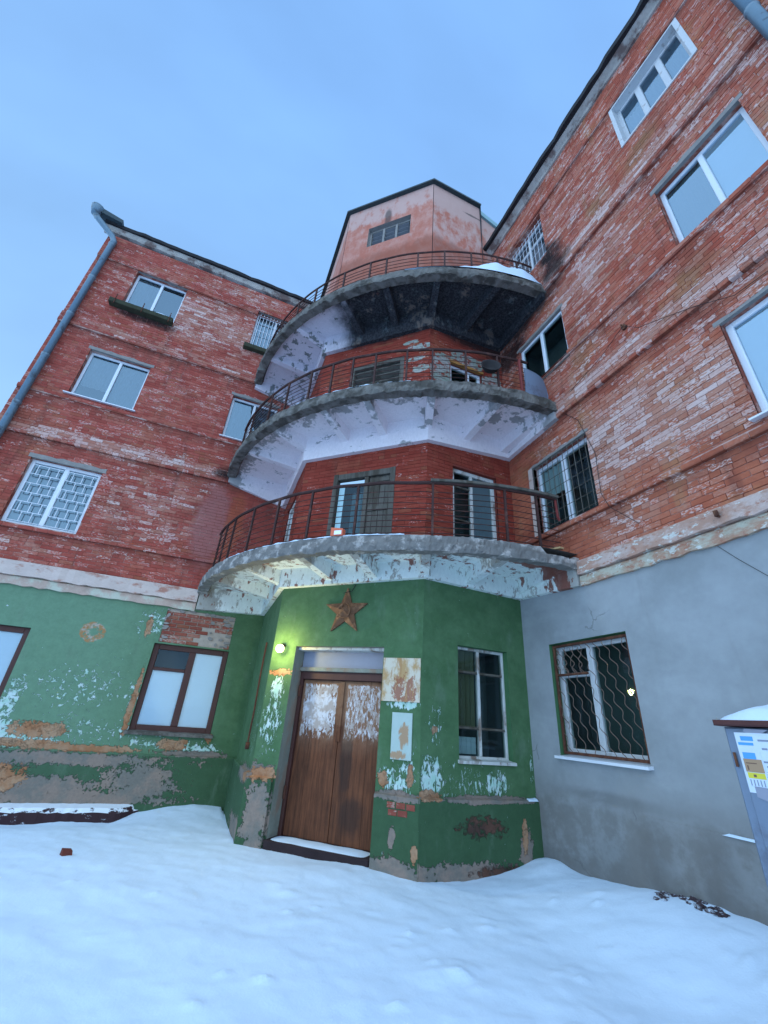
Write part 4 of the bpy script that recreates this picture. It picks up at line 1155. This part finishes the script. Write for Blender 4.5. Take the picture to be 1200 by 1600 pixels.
# ------------------------------------------------------------------ bricks: the largest in view singly, the rest joined per wall
ALLB.sort(key=lambda t: -t[0])
rest = {}
for idx, (size, key, cor, rnd) in enumerate(ALLB):
    if idx < 260:
        mb = MB(); mb.hexa(cor, rnd, skip=(0,)); mb.build('brick', M['brick_' + key], WALLS[key], attr=True)
    else:
        rest.setdefault(key, MB()).hexa(cor, rnd, skip=(0,))
for key, mb in rest.items():
    mb.build('brick', M['brick_' + key], WALLS[key], attr=True, kind='stuff')

# ------------------------------------------------------------------ things fixed to the building
# rusty star
st = MB(); sx, sz, R1, R2 = 1.31, 3.26, .40, .165
rim = []
for k in range(10):
    w_ = math.radians(90 + 36 * k); r = R1 if k % 2 == 0 else R2
    rim.append((sx + r * math.cos(w_), sz + r * math.sin(w_)))
for k in range(10):
    p, q = rim[k], rim[(k + 1) % 10]
    st.face([FB(p[0], p[1], .04), FB(sx, sz, .115), FB(q[0], q[1], .04)][::-1])
    st.face([FB(p[0], p[1], .04), FB(p[0], p[1], .005), FB(q[0], q[1], .005), FB(q[0], q[1], .04)][::-1])
star = thing(st.build('star', M['star']), 'rusty five-pointed metal star above the entrance door', 'star')
mb = MB()
mb.tube([FB(sx + .11 * math.cos(t), sz + .0 + .12 * math.sin(t), .105 + .01 * math.sin(t)) for t in [math.radians(-150 + 12 * k) for k in range(21)]], [.006 + .011 * math.sin(math.pi * k / 20) for k in range(21)], 6)
mb.tube([FB(sx - .13, sz - .10, .085), FB(sx - .09, sz - .07, .1)], .014, 6)
mb.build('sickle', M['star'], star)
mb = MB(); mb.tube([FB(sx + .10, sz - .12, .085), FB(sx - .05, sz + .06, .115)], .011, 6); mb.tube([FB(sx - .10, sz + .03, .11), FB(sx - .02, sz + .10, .11)], .022, 6)
mb.build('hammer', M['star'], star)
mb = MB(); mb.tube([FB(sx - .07, sz + .30, .05), FB(sx, sz + .315, .06), FB(sx + .08, sz + .34, .03), FB(sx + .13, sz + .46, .01)], .006, 5); mb.build('wire', M['cable'], star)

# wall lamp
lp = FB(.22, 2.64, .12)
lamp = empty('wall_lamp', FB(.22, 2.64, 0), 'lit round wall lamp left of the entrance door', 'lamp')
mb = MB()
for j in range(12):
    pass
rings = []
for j in range(13):
    a_ = math.pi * j / 12; rr = .066 * math.sin(a_) + .0005
    rings.append([(lp[0] + rr * math.cos(2 * math.pi * k / 20), lp[1] + rr * math.sin(2 * math.pi * k / 20), lp[2] - .066 * math.cos(a_)) for k in range(20)])
mb.loft(rings); mb.build('globe', M['lampglass'], lamp, smooth=True)
mb = MB(); mb.tube([FB(.22, 2.70, .0), FB(.22, 2.72, .06), FB(.22, 2.70, .12), FB(.22, 2.69, .12)], [.03, .012, .022, .03], 10); mb.build('bracket', M['cable'], lamp)
ld = bpy.data.lights.new('lamp_light', 'POINT'); ld.energy = 17; ld.color = (1.0, .86, .28); ld.shadow_soft_size = .06
lo = bpy.data.objects.new('lamp_light', ld); place(lo, Vector(FB(.22, 2.64, .24)), lamp)

# notice plates
mb = MB(); mb.bbox(FB, 2.03, 2.615, 1.94, 2.54, .004, .012, .002); thing(mb.build('notice_plate', M['plate1']), 'square rust-stained notice plate right of the entrance door', 'sign')
mb = MB(); mb.bbox(FB, 2.215, 2.515, 1.22, 1.80, .004, .014, .003); thing(mb.build('notice_plate', M['plate2']), 'narrow pale notice plate below the rusty square plate', 'sign')

# rod and junction box on the side of the bay
cb = MB(); cb.tube([FA(1.62, 2.85, .03), FA(1.60, 2.3, .035), FA(1.63, 1.7, .03), FA(1.6, 1.22, .035)], .016, 6)
cbo = thing(cb.build('conduit', M['rust']), 'rusty conduit with a round box on the shaded side of the green bay', 'conduit')
mb = MB(); mb.tube([FA(1.58, 1.16, .005), FA(1.58, 1.16, .06)], .055, 12); mb.build('junction_box', M['rust'], cbo)

# drainpipes
dp = empty('drainpipe', FL(-9.93, 0, .12), 'blue-grey drainpipe down the left corner of the building', 'drainpipe')
def pipe(parent, f, s, z0, z1, r):
    n = int((z1 - z0) / 1.35); k = (z1 - z0) / n
    for j in range(n):
        mb = MB(); a_ = z0 + j * k
        mb.tube([f(s, a_ + .004, .13), f(s, a_ + k - .07, .13), f(s, a_ + k - .06, .13), f(s, a_ + k, .13)], [r * .96, r, r * 1.12, r * 1.12], 14)
        mb.build('pipe_section', M['pipe'], parent, smooth=True)
        mb = MB(); mb.tube([f(s, a_ + k * .5, .0), f(s, a_ + k * .5, .13)], .012, 5); mb.build('bracket', M['rust'], parent)
pipe(dp, FL, -9.93, .25, 13.15, .075)
mb = MB(); mb.tube([FL(-9.93, 13.12, .13), FL(-9.92, 13.28, .13), FL(-10.0, 13.42, .16), FL(-10.42, 13.72, .3), FL(-10.52, 13.82, .33)], [.08, .08, .078, .078, .085], 14); mb.build('elbow', M['pipe'], dp, smooth=True)
mb = MB(); mb.tube([FL(-10.54, 13.8, .34), FL(-10.54, 14.0, .34), FL(-10.54, 14.08, .34)], [.085, .15, .17], 14); mb.build('funnel', M['pipe'], dp, smooth=True)
mb = MB(); mb.hexa([FL(-10.62, 13.9, .12), FL(-9.9, 13.9, .12), FL(-9.9, 14.04, .12), FL(-10.62, 14.1, .12), FL(-10.62, 13.93, .42), FL(-9.9, 13.93, .30), FL(-9.9, 14.06, .30), FL(-10.62, 14.12, .42)]); mb.build('gutter_end', M['roof'], dp)
dp2 = empty('drainpipe', FR(9.82, 0, .12), 'blue-grey drainpipe on the right wall at the top right corner', 'drainpipe')
pipe(dp2, FR, 9.82, .3, 13.4, .075)

# cables on the right wall
def cable(pts, label, r=.0045):
    mb = MB(); mb.tube(pts, r, 5); return thing(mb.build('cable', M['cable']), label, 'cable')
cable([FR(5.7, 7.0, .02), FR(6.1, 7.05, .07), FR(6.6, 7.2, .04), FR(7.08, 7.42, .05), FR(7.3, 7.12, .08), FR(7.6, 6.95, .09), FR(8.0, 6.75, .06), FR(8.4, 6.5, .02), FR(9.6, 6.45, .02)], 'thin cable sagging across the right wall from the middle balcony')
cable([FR(5.72, 6.7, .015), FR(5.95, 6.4, .015), FR(6.15, 5.6, .015), FR(6.12, 4.9, .02), FR(6.25, 4.6, .07), FR(6.6, 4.2, .03)], 'thin cable hanging down the right wall beside the grilled window')
cable([FR(7.4, 3.6, .022), FR(7.55, 3.4, .02), FR(7.8, 3.1, .02), FR(8.2, 2.5, .02)], 'thin cable slanting down the grey wall from the white belt', .0025)
mb = MB(); mb.tube([FR(7.08, 7.40, -.01), FR(7.08, 7.40, .05)], .045, 8); mb.tube([FR(7.08, 7.4, .05), FR(7.08, 7.42, .1)], .012, 5); thing(mb.build('cable_bracket', M['rust']), 'rusty round cable bracket on the right wall', 'bracket')
mb = MB(); mb.tube([FR(7.55, 3.88, .05), FR(7.55, 3.87, .16)], .014, 6); mb.tube([FR(7.55, 3.87, .15), FR(7.55, 3.93, .16)], .025, 6); thing(mb.build('hook', M['rust']), 'small iron hook on the white belt of the right wall', 'hook')

# things on the balconies
ob = MB(); f0 = Frame((-3.42, -4.18), (.75, -.66)); ob.hexa([f0(-.10, 4.14, -.05), f0(.10, 4.14, -.05), f0(.10, 4.26, -.05), f0(-.10, 4.28, -.05), f0(-.10, 4.14, .05), f0(.10, 4.14, .05), f0(.10, 4.25, .05), f0(-.10, 4.28, .05)])
obo = thing(ob.build('carton', M['orange']), 'small orange carton on the edge of the lowest balcony', 'box')
mb = MB(); mb.box(f0, -.04, .08, 4.155, 4.22, .051, .053); mb.build('carton_label', M['blind'], obo)
mb = MB(); pb = Vector((-1.28, -5.38, 7.58)); ax = Vector((-.35, -.9, .25)).normalized()
u = ax.cross(Vector((0, 0, 1))).normalized(); v_ = u.cross(ax)
rings = []
for (r, h) in ((.001, -.10), (.11, -.09), (.155, -.03), (.17, .02), (.185, .03), (.165, .025), (.13, -.06), (.001, -.07)):
    rings.append([tuple(pb + ax * h + (u * math.cos(2 * math.pi * k / 20) + v_ * math.sin(2 * math.pi * k / 20)) * r) for k in range(20)])
mb.loft(rings); thing(mb.build('basin', M['cable'], smooth=True), 'round dark basin hung behind the middle balcony railing', 'basin')
ms = MB(); fm = Frame((-.60, -5.42), (.95, .12))
rings = []
for k in range(9):
    t = k / 8; s = .02 + .58 * t; zt_ = 7.78 - .10 * t - (.35 * max(0, t - .8) / .2 if t > .8 else 0)
    rings.append([fm(s, 7.13, .0 + .05 * math.sin(t * 3)), fm(s, zt_, .03 + .05 * math.sin(t * 3)), fm(s, zt_, .05 + .05 * math.sin(t * 3)), fm(s, 7.13, .02 + .05 * math.sin(t * 3))])
ms.loft(rings); thing(ms.build('metal_sheet', M['cab']), 'bent grey metal sheet at the right end of the middle balcony', 'sheet')
mb = MB(); mb.hexa([FR(4.95, 4.17, .55), FR(5.5, 4.17, .25), FR(5.5, 4.20, .25), FR(4.95, 4.20, .55), FR(4.95, 4.17, .62), FR(5.5, 4.17, .32), FR(5.5, 4.20, .32), FR(4.95, 4.20, .62)])
thing(mb.build('board', simple('raw_board', (.42, .27, .13), .8)), 'pale wooden board lying at the right end of the lowest balcony', 'board')

# snow on ledges and balconies
def mound(name, fn, nu, nv, label, cat='snow', kind=None):
    mb = MB(); rows = [[fn(i / nu, j / nv) for j in range(nv + 1)] for i in range(nu + 1)]
    mb.loft(rows, closed=False, caps=False); o = mb.build(name, M['snow'], smooth=True)
    thing(o, label, cat)
    return o
def heap(u, v):
    th = 56 + 33.5 * u; r = 4.35 + (5.60 - 4.35) * v
    h = (.10 + .46 * math.exp(-((u - .70) / .21) ** 2)) * (min(1, (1 - v) / .09)) ** .45 * min(1, u * 3) * (.75 + .25 * v)
    h *= min(1, (1 - u) * 6 + .2); h *= 1 + .30 * mnoise.fractal(Vector((u * 8, v * 5, 1)), 1, 2, 3)
    if v > .98: h = 0
    return pol(3, th, r, 10.22 + max(h, 0.0))
mound('snow_heap', heap, 60, 20, 'snow heaped on the right part of the topmost balcony', 'snow')
def ledge_snow(fr, s0, s1, z, d0, d1, h, label, seed=0):
    def fn(u, v):
        s = s0 + (s1 - s0) * u; d = d0 + (d1 - d0) * v
        n = mnoise.noise(Vector((s * 4, v * 2, seed)))
        k = max(0, math.sin(math.pi * min(max(v, 0), 1)) ** .5) * min(1, u * 8, (1 - u) * 8)
        return fr(s, z + h * k * (1 + .6 * n), d)
    return mound('ledge_snow', fn, 40, 6, label)
ledge_snow(FL, -8.35, -7.82, 11.205, -.1, .19, .07, 'snow on the mossy shelf of the top left window', 1)
ledge_snow(FC, -.20, -.02, .805, -.02, .07, .04, 'pinch of snow on the plinth corner beside the grey wall', 3)
ledge_snow(FR, 6.70, 7.15, .928, .005, .04, .02, 'strip of snow on the grey plinth ledge', 4)
ledge_snow(FB, .44, 1.98, .10, -.32, .03, .022, 'snow blown onto the door threshold', 5)
for i, (a_, b_) in ((1, (20, 60)), (2, (35, 60))):
    mb = MB(); rows = []
    for k in range(121):
        t = a_ + (b_ - a_) * k / 120; R = CEN[i][2]; n = mnoise.fractal(Vector((t * .5, i, 0)), 1, 2, 3)
        h = max(0, .012 + .03 * n); rows.append([pol(i, t, R - .16, BAL[i]['zt'] - .002), pol(i, t, R - .11, BAL[i]['zt'] + h), pol(i, t, R - .055, BAL[i]['zt'] + h * .7), pol(i, t, R - .04, BAL[i]['zt'] - .012)])
    mb.loft(rows, closed=False, caps=False)
    thing(mb.build('snow_strip', M['snow'], smooth=True), ('thin snow along the edge of the lowest balcony', 'thin snow along the edge of the middle balcony')[i - 1], 'snow')

# foundation ledge on the left with frozen snow
mb = MB(); rg = random.Random(8); rings = []
for k in range(60):
    s = -10.3 + 5.0 * k / 59; j = rg.uniform(-.012, .012); w_ = .30 if s < -5.6 else .30 * max(.15, (-5.3 - s) / .3)
    rings.append([FL(s, -.5, .0), FL(s, -.5, w_ + j), FL(s, .0 + j, w_ + j), FL(s, .06 + j * .5, w_ - .05), FL(s, .10 + j * .3, .0)])
mb.loft(rings)
def ledge_mat():
    m = Mat('frosted_ledge'); x, y, z = m.xyz(); a_ = m.noise(m.vec(x, y * 2, z * 2), 6, 6, .7)
    n = m.node('ShaderNodeSeparateXYZ'); m.t.links.new(m.geo.outputs['Normal'], n.inputs[0])
    f = (a_ + X(m.t, n.outputs[2]) * .33).step(.62, .70)
    return m.out(m.mix((.05, .026, .03), (.78, .82, .88), f), .85, 0, .2, m.bump(a_, .4, .01))
mb.build('foundation_ledge', ledge_mat(), B)

# ------------------------------------------------------------------ snow on the ground
CLUMPS = []
rgc = random.Random(77)
for k in range(46):
    if k < 30: bx, by = -.4 - 2.6 * rgc.random(), -5.2 - 2.2 * rgc.random()
    else: bx, by = -5.6 + 3.0 * rgc.random(), -3.6 - 3.4 * rgc.random()
    an = rgc.uniform(-.5, .5) - .3
    CLUMPS.append((bx, by, rgc.uniform(.025, .05), rgc.uniform(.012, .035), math.cos(an), math.sin(an)))
def snow_h(x, y):
    h = .035 * mnoise.fractal(Vector((x * .45, y * .45, 2)), 1, 2, 4) + .012 * mnoise.fractal(Vector((x * 2.2, y * 2.2, 7)), 1, 2, 3)
    # soft wind ridges running to the door
    h += .008 * mnoise.fractal(Vector(((x + y) * 2.6, (x - y) * .8, 4)), 1, 2, 4)
    h += .0045 * mnoise.fractal(Vector((x * 6.0, y * 6.0, 11)), .9, 2, 4) - .010 * max(0, mnoise.noise(Vector((x * 3.6 + 9, y * 2.9, 5))) - .12)
    for (bx, by, br, bh, bc, bs) in CLUMPS:
        dx_, dy_ = x - bx, y - by
        if abs(dx_) < .3 and abs(dy_) < .3:
            u_, w_ = dx_ * bc + dy_ * bs, -dx_ * bs + dy_ * bc
            h += bh * math.exp(-((u_ / (br * 1.7)) ** 2 + (w_ / br) ** 2)) + .010 * max(0, mnoise.noise(Vector((x * 1.3 + 5, y * 3.4, 3))))
    d = max(0.0, -y)
    # hollow along the left ledge
    if x < -3.9: h += -.14 * math.exp(-((d - .45) / .5) ** 2) * min(1, max(0, (-5.0 - x) / .7)) + .10 * math.exp(-(d / .5) ** 2) * math.exp(-((x + 4.4) / .7) ** 2)
    # heap in the corner at the right, banked up the grey wall
    k = max(0.0, 1 + x / 1.5)
    bank = min(.36, .10 + .125 * max(0, -y - 4.3))
    if y < -3.9 and x > -3: h += bank * k * k * (3 - 2 * min(k, 1)) * (1 if k <= 1 else 0) if k <= 1 else bank
    h += .12 * math.exp(-(((x + .05) / .35) ** 2 + ((y + 4.35) / .3) ** 2))
    # scraped in front of the door
    h += .035 * math.exp(-(((x + 3.0) / .8) ** 2 + ((y + 3.75) / .35) ** 2))
    # rolling out towards the yard
    h += .03 * max(0, min(1, (-y - 6) / 4))
    return h
fx = np.arange(-9.0, .61, .034); fy = np.arange(-9.0, .31, .034)
ox = .6 + np.geomspace(.08, 900, 22)
xs = np.concatenate([(-9.0 - np.geomspace(.08, 900, 22))[::-1], fx, ox])
ys = np.concatenate([(-9.0 - np.geomspace(.08, 900, 22))[::-1], fy, .3 + np.geomspace(.08, 900, 22)])
verts = []
for yv in ys:
    for xv in xs:
        verts.append((float(xv), float(yv), snow_h(max(-60, min(60, float(xv))), max(-60, min(60, float(yv)))) - .01))
nx_ = len(xs); faces = [(j * nx_ + i, j * nx_ + i + 1, (j + 1) * nx_ + i + 1, (j + 1) * nx_ + i) for j in range(len(ys) - 1) for i in range(nx_ - 1)]
me = bpy.data.meshes.new('snow_ground'); me.from_pydata(verts, [], faces); me.shade_smooth(); me.materials.append(M['snow'])
g = bpy.data.objects.new('snow_ground', me); COL.objects.link(g); g['kind'] = 'structure'; g['label'] = 'soft blue-white snow covering the yard'

# loose bits in the snow
def lump(name, c, r, mat, seed, sq=(1, 1, .7)):
    mb = MB(); rg = random.Random(seed); rings = []
    for j in range(6):
        a_ = math.pi * j / 5
        rings.append([(c[0] + (r * math.sin(a_) + .002) * sq[0] * math.cos(2 * math.pi * k / 8) * rg.uniform(.75, 1.15), c[1] + (r * math.sin(a_) + .002) * sq[1] * math.sin(2 * math.pi * k / 8) * rg.uniform(.75, 1.15), c[2] - r * sq[2] * math.cos(a_) * rg.uniform(.9, 1.1)) for k in range(8)])
    mb.loft(rings); return mb.build(name, mat)
fbk = Frame((-5.84, -2.75), (.9, .43)); zz = snow_h(-5.84, -2.75) - .02
mb = MB(); mb.hexa([fbk(-.055, zz, -.04), fbk(.055, zz, -.04), fbk(.05, zz + .06, -.04), fbk(-.05, zz + .075, -.04), fbk(-.05, zz, .04), fbk(.06, zz, .04), fbk(.05, zz + .05, .035), fbk(-.055, zz + .07, .035)])
thing(mb.build('brick_fragment', M['redbrick']), 'broken red brick lying in the snow at left', 'brick')
rg = random.Random(21)
for k in range(30):
    t = rg.random(); y = -6.0 - .62 * t; x = -.05 - .26 * rg.random() * (1 - .5 * t)
    r = rg.uniform(.014, .04)
    bm_v = MB(); rings = []
    sq = (rg.uniform(.6, 1.2), rg.uniform(.9, 1.7), rg.uniform(.35, .6)); c = (x, y, snow_h(x, y) - .008)
    for a1 in range(8):
        al = math.pi * a1 / 7; ring = []
        for b1 in range(12):
            be = 2 * math.pi * b1 / 12
            d = Vector((math.sin(al) * math.cos(be), math.sin(al) * math.sin(be), -math.cos(al)))
            q = 1 + .75 * mnoise.noise(d * 1.7 + Vector((k * 3.1, 0, 0))) + .3 * mnoise.noise(d * 5 + Vector((k, 4, 0)))
            ring.append((c[0] + d.x * r * q * sq[0], c[1] + d.y * r * q * sq[1], c[2] + d.z * r * q * sq[2]))
        rings.append(ring)
    bm_v.loft(rings)
    thing(bm_v.build('clod', M['stone']), 'dark frozen clod poking out of the snowbank below the grey wall', 'clod', 'clods in the snowbank below the grey wall')

# ------------------------------------------------------------------ utility cabinet
cab = empty('utility_cabinet', (-1.5, -8.3, 0), 'grey-blue metal cabinet with pasted adverts and a snow cap at the right edge', 'cabinet')
FK = Frame((-1.6, -7.92), (0, -1))
mb = MB(); mb.bbox(FK, 0, 1.1, -.1, 1.775, -.5, 0, .01); mb.build('body', M['cab'], cab)
mb = MB(); mb.bbox(FK, .06, 1.04, .1, 1.72, .002, .012, .004); mb.build('door', M['cab'], cab)
mb = MB(); mb.bbox(FK, -.035, 1.14, 1.78, 1.815, -.54, .045, .008); mb.build('rim', M['cabrim'], cab)
mb = MB()
for zz in (1.55, .5): mb.tube([FK(.03, zz, .010), FK(.03, zz + .08, .010)], .008, 8)
mb.build('hinge', M['rust'], cab)
def cabsnow(u, v):
    s = -.02 + 1.14 * u; d = -.53 + .56 * v
    k = (min(1, u * 6, (1 - u) * 6) ** .6) * (math.sin(math.pi * min(1, max(0, v))) ** .4)
    return FK(s, 1.816 + .10 * k * (1 + .25 * mnoise.noise(Vector((s * 5, d * 5, 3)))), d)
mb = MB(); rows = [[cabsnow(i / 30, j / 14) for j in range(15)] for i in range(31)]; mb.loft(rows, closed=False, caps=False)
mb.build('snow_cap', M['snow'], cab, smooth=True)
def sheet(s0, s1, z0, z1, d, mat, parent, name):
    mb = MB(); mb.box(FK, s0, s1, z0, z1, d - .0015, d); return mb.build(name, mat, parent)
p1 = sheet(.065, .30, 1.42, 1.745, .016, M['paper'], cab, 'poster')
sheet(.095, .165, 1.70, 1.725, .0175, M['p_blue'], p1, 'print'); sheet(.075, .16, 1.675, 1.69, .0175, M['p_blue'], p1, 'print')
for k, (s0, s1, z) in enumerate([(.19, .27, 1.70), (.20, .23, 1.655), (.245, .275, 1.655), (.235, .262, 1.62), (.19, .28, 1.585), (.20, .27, 1.56)]):
    sheet(s0, s1, z, z + .010, .0175, M['p_grey'], p1, 'print')
for k in range(9): sheet(.185 + .004 * (k % 3), .285 - .012 * (k % 4), 1.435 + k * .0125, 1.438 + k * .0125, .0175, M['p_grey'], p1, 'print')
tape = sheet(.29, .33, 1.70, 1.755, .0172, M['graypanel'], cab, 'tape')
p2 = sheet(.075, .185, 1.455, 1.645, .0185, M['paper'], cab, 'poster')
sheet(.085, .155, 1.60, 1.635, .020, M['p_blue'], p2, 'print'); sheet(.080, .180, 1.53, 1.60, .020, M['p_brown'], p2, 'print'); sheet(.083, .178, 1.497, 1.527, .020, M['p_yellow'], p2, 'print')
sheet(.090, .150, 1.575, 1.58, .021, M['p_dark'], p2, 'print'); sheet(.093, .100, 1.54, 1.565, .021, M['p_dark'], p2, 'print'); sheet(.115, .13, 1.505, 1.518, .021, M['p_dark'], p2, 'print')
for k in range(5): sheet(.088 + k * .018, .093 + k * .018, 1.458, 1.490, .020, M['p_grey'], p2, 'print')
p3 = sheet(.215, .36, 1.30, 1.50, .019, M['paper'], cab, 'poster')
sheet(.25, .29, 1.42, 1.435, .0205, M['p_grey'], p3, 'print'); sheet(.24, .33, 1.39, 1.40, .0205, M['p_grey'], p3, 'print'); sheet(.25, .34, 1.36, 1.37, .0205, M['p_grey'], p3, 'print')
def scrap(pts, d, mat, name='poster'):
    mb = MB(); mb.loft([[FK(a_, b_, d - .0012) for a_, b_ in pts], [FK(a_, b_, d) for a_, b_ in pts]]); return mb.build(name, mat, cab)
scrap([(.19, 1.30), (.232, 1.32), (.30, 1.305), (.33, 1.36), (.285, 1.43), (.21, 1.42), (.20, 1.37)], .0165, M['paper'])
scrap([(.10, 1.40), (.15, 1.385), (.185, 1.405), (.19, 1.452), (.10, 1.455)], .0168, M['graypanel'])
scrap([(.245, 1.16), (.262, 1.13), (.30, 1.15), (.315, 1.21), (.27, 1.24)], .014, M['paper'])
scrap([(.12, 1.752), (.16, 1.735), (.23, 1.748), (.26, 1.765), (.13, 1.768)], .014, M['graypanel'])
